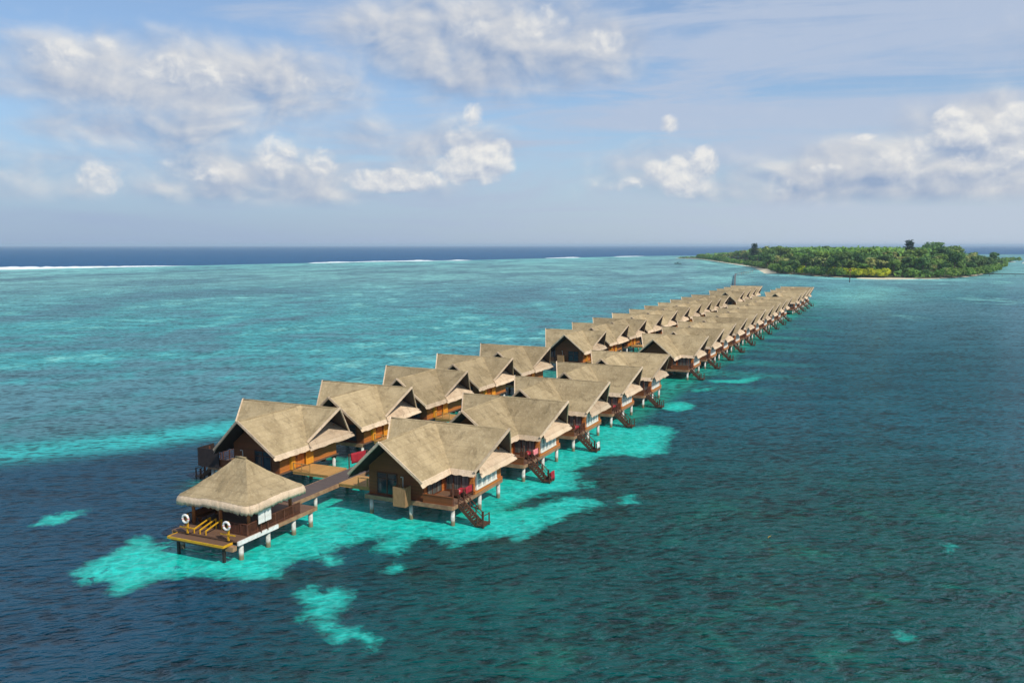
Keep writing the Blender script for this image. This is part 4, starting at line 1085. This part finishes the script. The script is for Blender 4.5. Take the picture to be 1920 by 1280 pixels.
# clouds: (centre and half size as read off the photo, turned into azimuth and elevation), weight
SOFT = [(350, 150, 360, 85, 1.0), (290, 235, 260, 65, .75), (470, 335, 260, 75, .85), (140, 330, 140, 60, .6), (640, 250, 230, 45, .5), (900, 85, 290, 100, 1.0), (1110, 90, 130, 60, .8),
        (1720, 335, 340, 80, 1.0), (1850, 270, 200, 90, .9), (1450, 350, 230, 50, .7), (1230, 320, 170, 60, .6), (850, 275, 130, 70, .7), (760, 340, 160, 40, .6), (30, 370, 90, 30, .5),
        (2250, 260, 280, 130, 1.0), (-350, 300, 280, 90, .9), (-500, 90, 320, 80, .8), (2500, 20, 420, 100, .8)]
CRISP = [(120, 105, 56, 26, .62), (190, 80, 40, 18, .5), (360, 140, 110, 30, .58), (540, 155, 130, 22, .34), (885, 40, 50, 45, .4), (1010, 45, 60, 38, .5), (1130, 82, 48, 28, .55),
         (520, 298, 44, 44, .66), (604, 303, 30, 28, .58), (188, 332, 36, 28, .66), (390, 318, 90, 26, .45), (900, 306, 60, 36, 1.3), (936, 288, 28, 26, 1.25), (745, 338, 88, 22, 1.1), (690, 345, 34, 16, .9), (860, 320, 44, 26, 1.1), (890, 216, 22, 24, .62), (870, 250, 40, 30, .4),
         (1255, 234, 19, 18, .8), (1285, 330, 52, 38, 1.05), (1326, 308, 24, 32, 1.1), (1170, 346, 60, 14, .5), (1228, 322, 26, 22, .66), (1788, 234, 30, 28, 1.1), (1815, 256, 54, 22, 1.0), (1905, 226, 30, 28, 1.1),
         (1545, 318, 30, 9, .85), (1622, 259, 24, 7, .7), (1700, 305, 60, 44, .45), (1860, 300, 80, 50, .5), (1460, 345, 30, 22, .4), (2150, 230, 120, 70, .9), (-250, 260, 120, 60, .9)]
pv_ = comb(nt, AZ, EL)
warp = nt.nodes.new('ShaderNodeTexNoise'); warp.inputs['Scale'].default_value = 0.35; warp.inputs['Detail'].default_value = 5; nt.links.new(pv_, warp.inputs['Vector'])
wsep = nt.nodes.new('ShaderNodeSeparateXYZ'); nt.links.new(warp.outputs['Color'], wsep.inputs[0])
AZw = AZ + (X(nt, wsep.outputs[0]) - 0.5) * 2.2; ELw = EL + (X(nt, wsep.outputs[1]) - 0.5) * 1.6
def layer(L, grow, az_, el_):
    m_, sw, sd = None, None, None
    for px, py, rx, ry, w_ in L:
        a0, e0 = ae(px, py); ra, re = rx * PXD * grow, ry * PXD * grow
        qx = (az_ - a0) * (1 / ra); qy = (el_ - e0) * (1 / re)
        b = (1.0 - (qx * qx + qy * qy)).max(0.0) * w_; t_ = b * qy
        m_ = b if m_ is None else m_.smax(b, 0.15)
        sw = b if sw is None else sw + b
        sd = t_ if sd is None else sd + t_
    return m_ - 0.0375, sd / (sw + 0.05)
mS, vS = layer(SOFT, 1.24, AZw, ELw)
mC, vC = layer(CRISP, 1.25, AZ + (X(nt, wsep.outputs[1]) - 0.5) * 0.9, EL + (X(nt, wsep.outputs[0]) - 0.5) * 0.6)
oth = fbm(nt, mapping(nt, pv_, scale=(0.08, 0.2, 1)), 1.0, 4).ss(0.5, 0.75) * ((AZ._m('ABSOLUTE')).ss(34, 46)) * EL.ss(1, 4) * (1.0 - EL.ss(14, 40))
mS = mS.max(oth)                                     # cumulus round the rest of the horizon
low = EL.ss(2.1, 3.2)                                # flat bases, clear air under them
fS = fbm(nt, mapping(nt, comb(nt, AZ, EL * 1.5), loc=(3.1, 1.7, 0.4)), 0.27, 5, 0.47, 0.3)
fS2 = fbm(nt, mapping(nt, comb(nt, AZ + 0.5, EL * 1.5 + 0.8), loc=(3.1, 1.7, 0.4)), 0.27, 4, 0.47, 0.3)
aS = (mS + (fS - 0.5) * 1.1).ss(0.0, 0.95) * mS.ss(0.0, 0.5)
lS = ((fS - fS2) * 2.6 + vS * 0.38 + 0.46).clamp()
kx = (X(nt, wsep.outputs[2]) - 0.5) * 0.8
def puff(dx_, dy_, det): return fbm(nt, mapping(nt, comb(nt, AZ + dx_ + kx, EL * 1.15 + dy_ - kx), loc=(7.3, 2.9, 2.7)), 0.85, det, 0.52, 0.25)
bC = puff(0, 0, 6); bC2 = puff(0.25, 0.42, 4)
aC = (mC + (bC - 0.5) * 1.35).ss(0.04, 0.80) * mC.ss(0.0, 0.32)
lC = ((bC - bC2) * 1.9 + vC * 0.42 + 0.62 + (fS - fS2) * 0.8).clamp()
cS = mix(nt, lS, (0.30, 0.395, 0.570), (0.75, 0.745, 0.74))
cC = mix(nt, lC, (0.43, 0.50, 0.63), (0.88, 0.865, 0.83))
# high veil: streaks rising to the right
st = mapping(nt, pv_, rot=(0, 0, R(-13)), scale=(0.055, 0.42, 1))
v1 = fbm(nt, st, 1.0, 7, 0.62, 0.7); v2 = fbm(nt, mapping(nt, pv_, loc=(5, 3, 0), scale=(0.06, 0.11, 1)), 1.0, 4, 0.55, 0.3)
veil = (v1 * 0.80 + v2 * 0.22 + AZ._m('MINIMUM', 30.0)._m('MAXIMUM', -30.0) * 0.0030).ss(0.40, 0.62)
skyc = mix(nt, 1.0, sky.outputs[0], (0.84, 1.10, 1.32), 'MULTIPLY')
K = 1.0 / BG
def bk(c): return tuple(q * K for q in c)
base = mix(nt, veil * 0.9, skyc, bk((0.46, 0.545, 0.71)))
base = mix(nt, 0.30, base, bk((0.47, 0.56, 0.70)))
hz = 1.0 - EL.ss(-1.0, 10.5)
base = mix(nt, hz * 0.85, base, mix(nt, AZ.ss(-30, 30), bk((0.32, 0.42, 0.60)), bk((0.53, 0.605, 0.70))))
def kk(c):
    ck = nt.nodes.new('ShaderNodeVectorMath'); ck.operation = 'SCALE'; nt.links.new(c, ck.inputs[0]); ck.inputs['Scale'].default_value = K; return ck.outputs[0]
fin = mix(nt, (aS * 0.92 * low).clamp(), base, kk(cS))
fin = mix(nt, (aC * 0.86 * low).clamp(), fin, kk(cC))
bgn = nt.nodes.new('ShaderNodeBackground'); bgn.inputs['Strength'].default_value = BG; nt.links.new(fin, bgn.inputs['Color'])
wo = nt.nodes.new('ShaderNodeOutputWorld'); nt.links.new(bgn.outputs[0], wo.inputs[0])

sl = bpy.data.lights.new('sun', 'SUN'); sl.energy = 4.2; sl.angle = R(0.5); sl.color = (1.0, 0.93, 0.82)
so = bpy.data.objects.new('sun', sl); COL.objects.link(so)
sdv = Vector((math.sin(SUN_AZ) * math.cos(SUN_EL), math.cos(SUN_AZ) * math.cos(SUN_EL), math.sin(SUN_EL)))
so.rotation_euler = (-sdv).to_track_quat('-Z', 'Y').to_euler(); so.location = (200, -100, 300)

cam = bpy.data.cameras.new('camera'); co = bpy.data.objects.new('camera', cam); COL.objects.link(co)
cam.sensor_width = 36; cam.lens = F_ / 1920 * 36; cam.clip_start = 0.5; cam.clip_end = 100000
co.location = (0, 0, 25); co.rotation_euler = (math.pi / 2 - TH, 0, 0)
sc.camera = co
sc.view_settings.view_transform = 'Standard'; sc.view_settings.look = 'None'; sc.view_settings.exposure = 0; sc.view_settings.gamma = 1
sc.cycles.max_bounces = 6
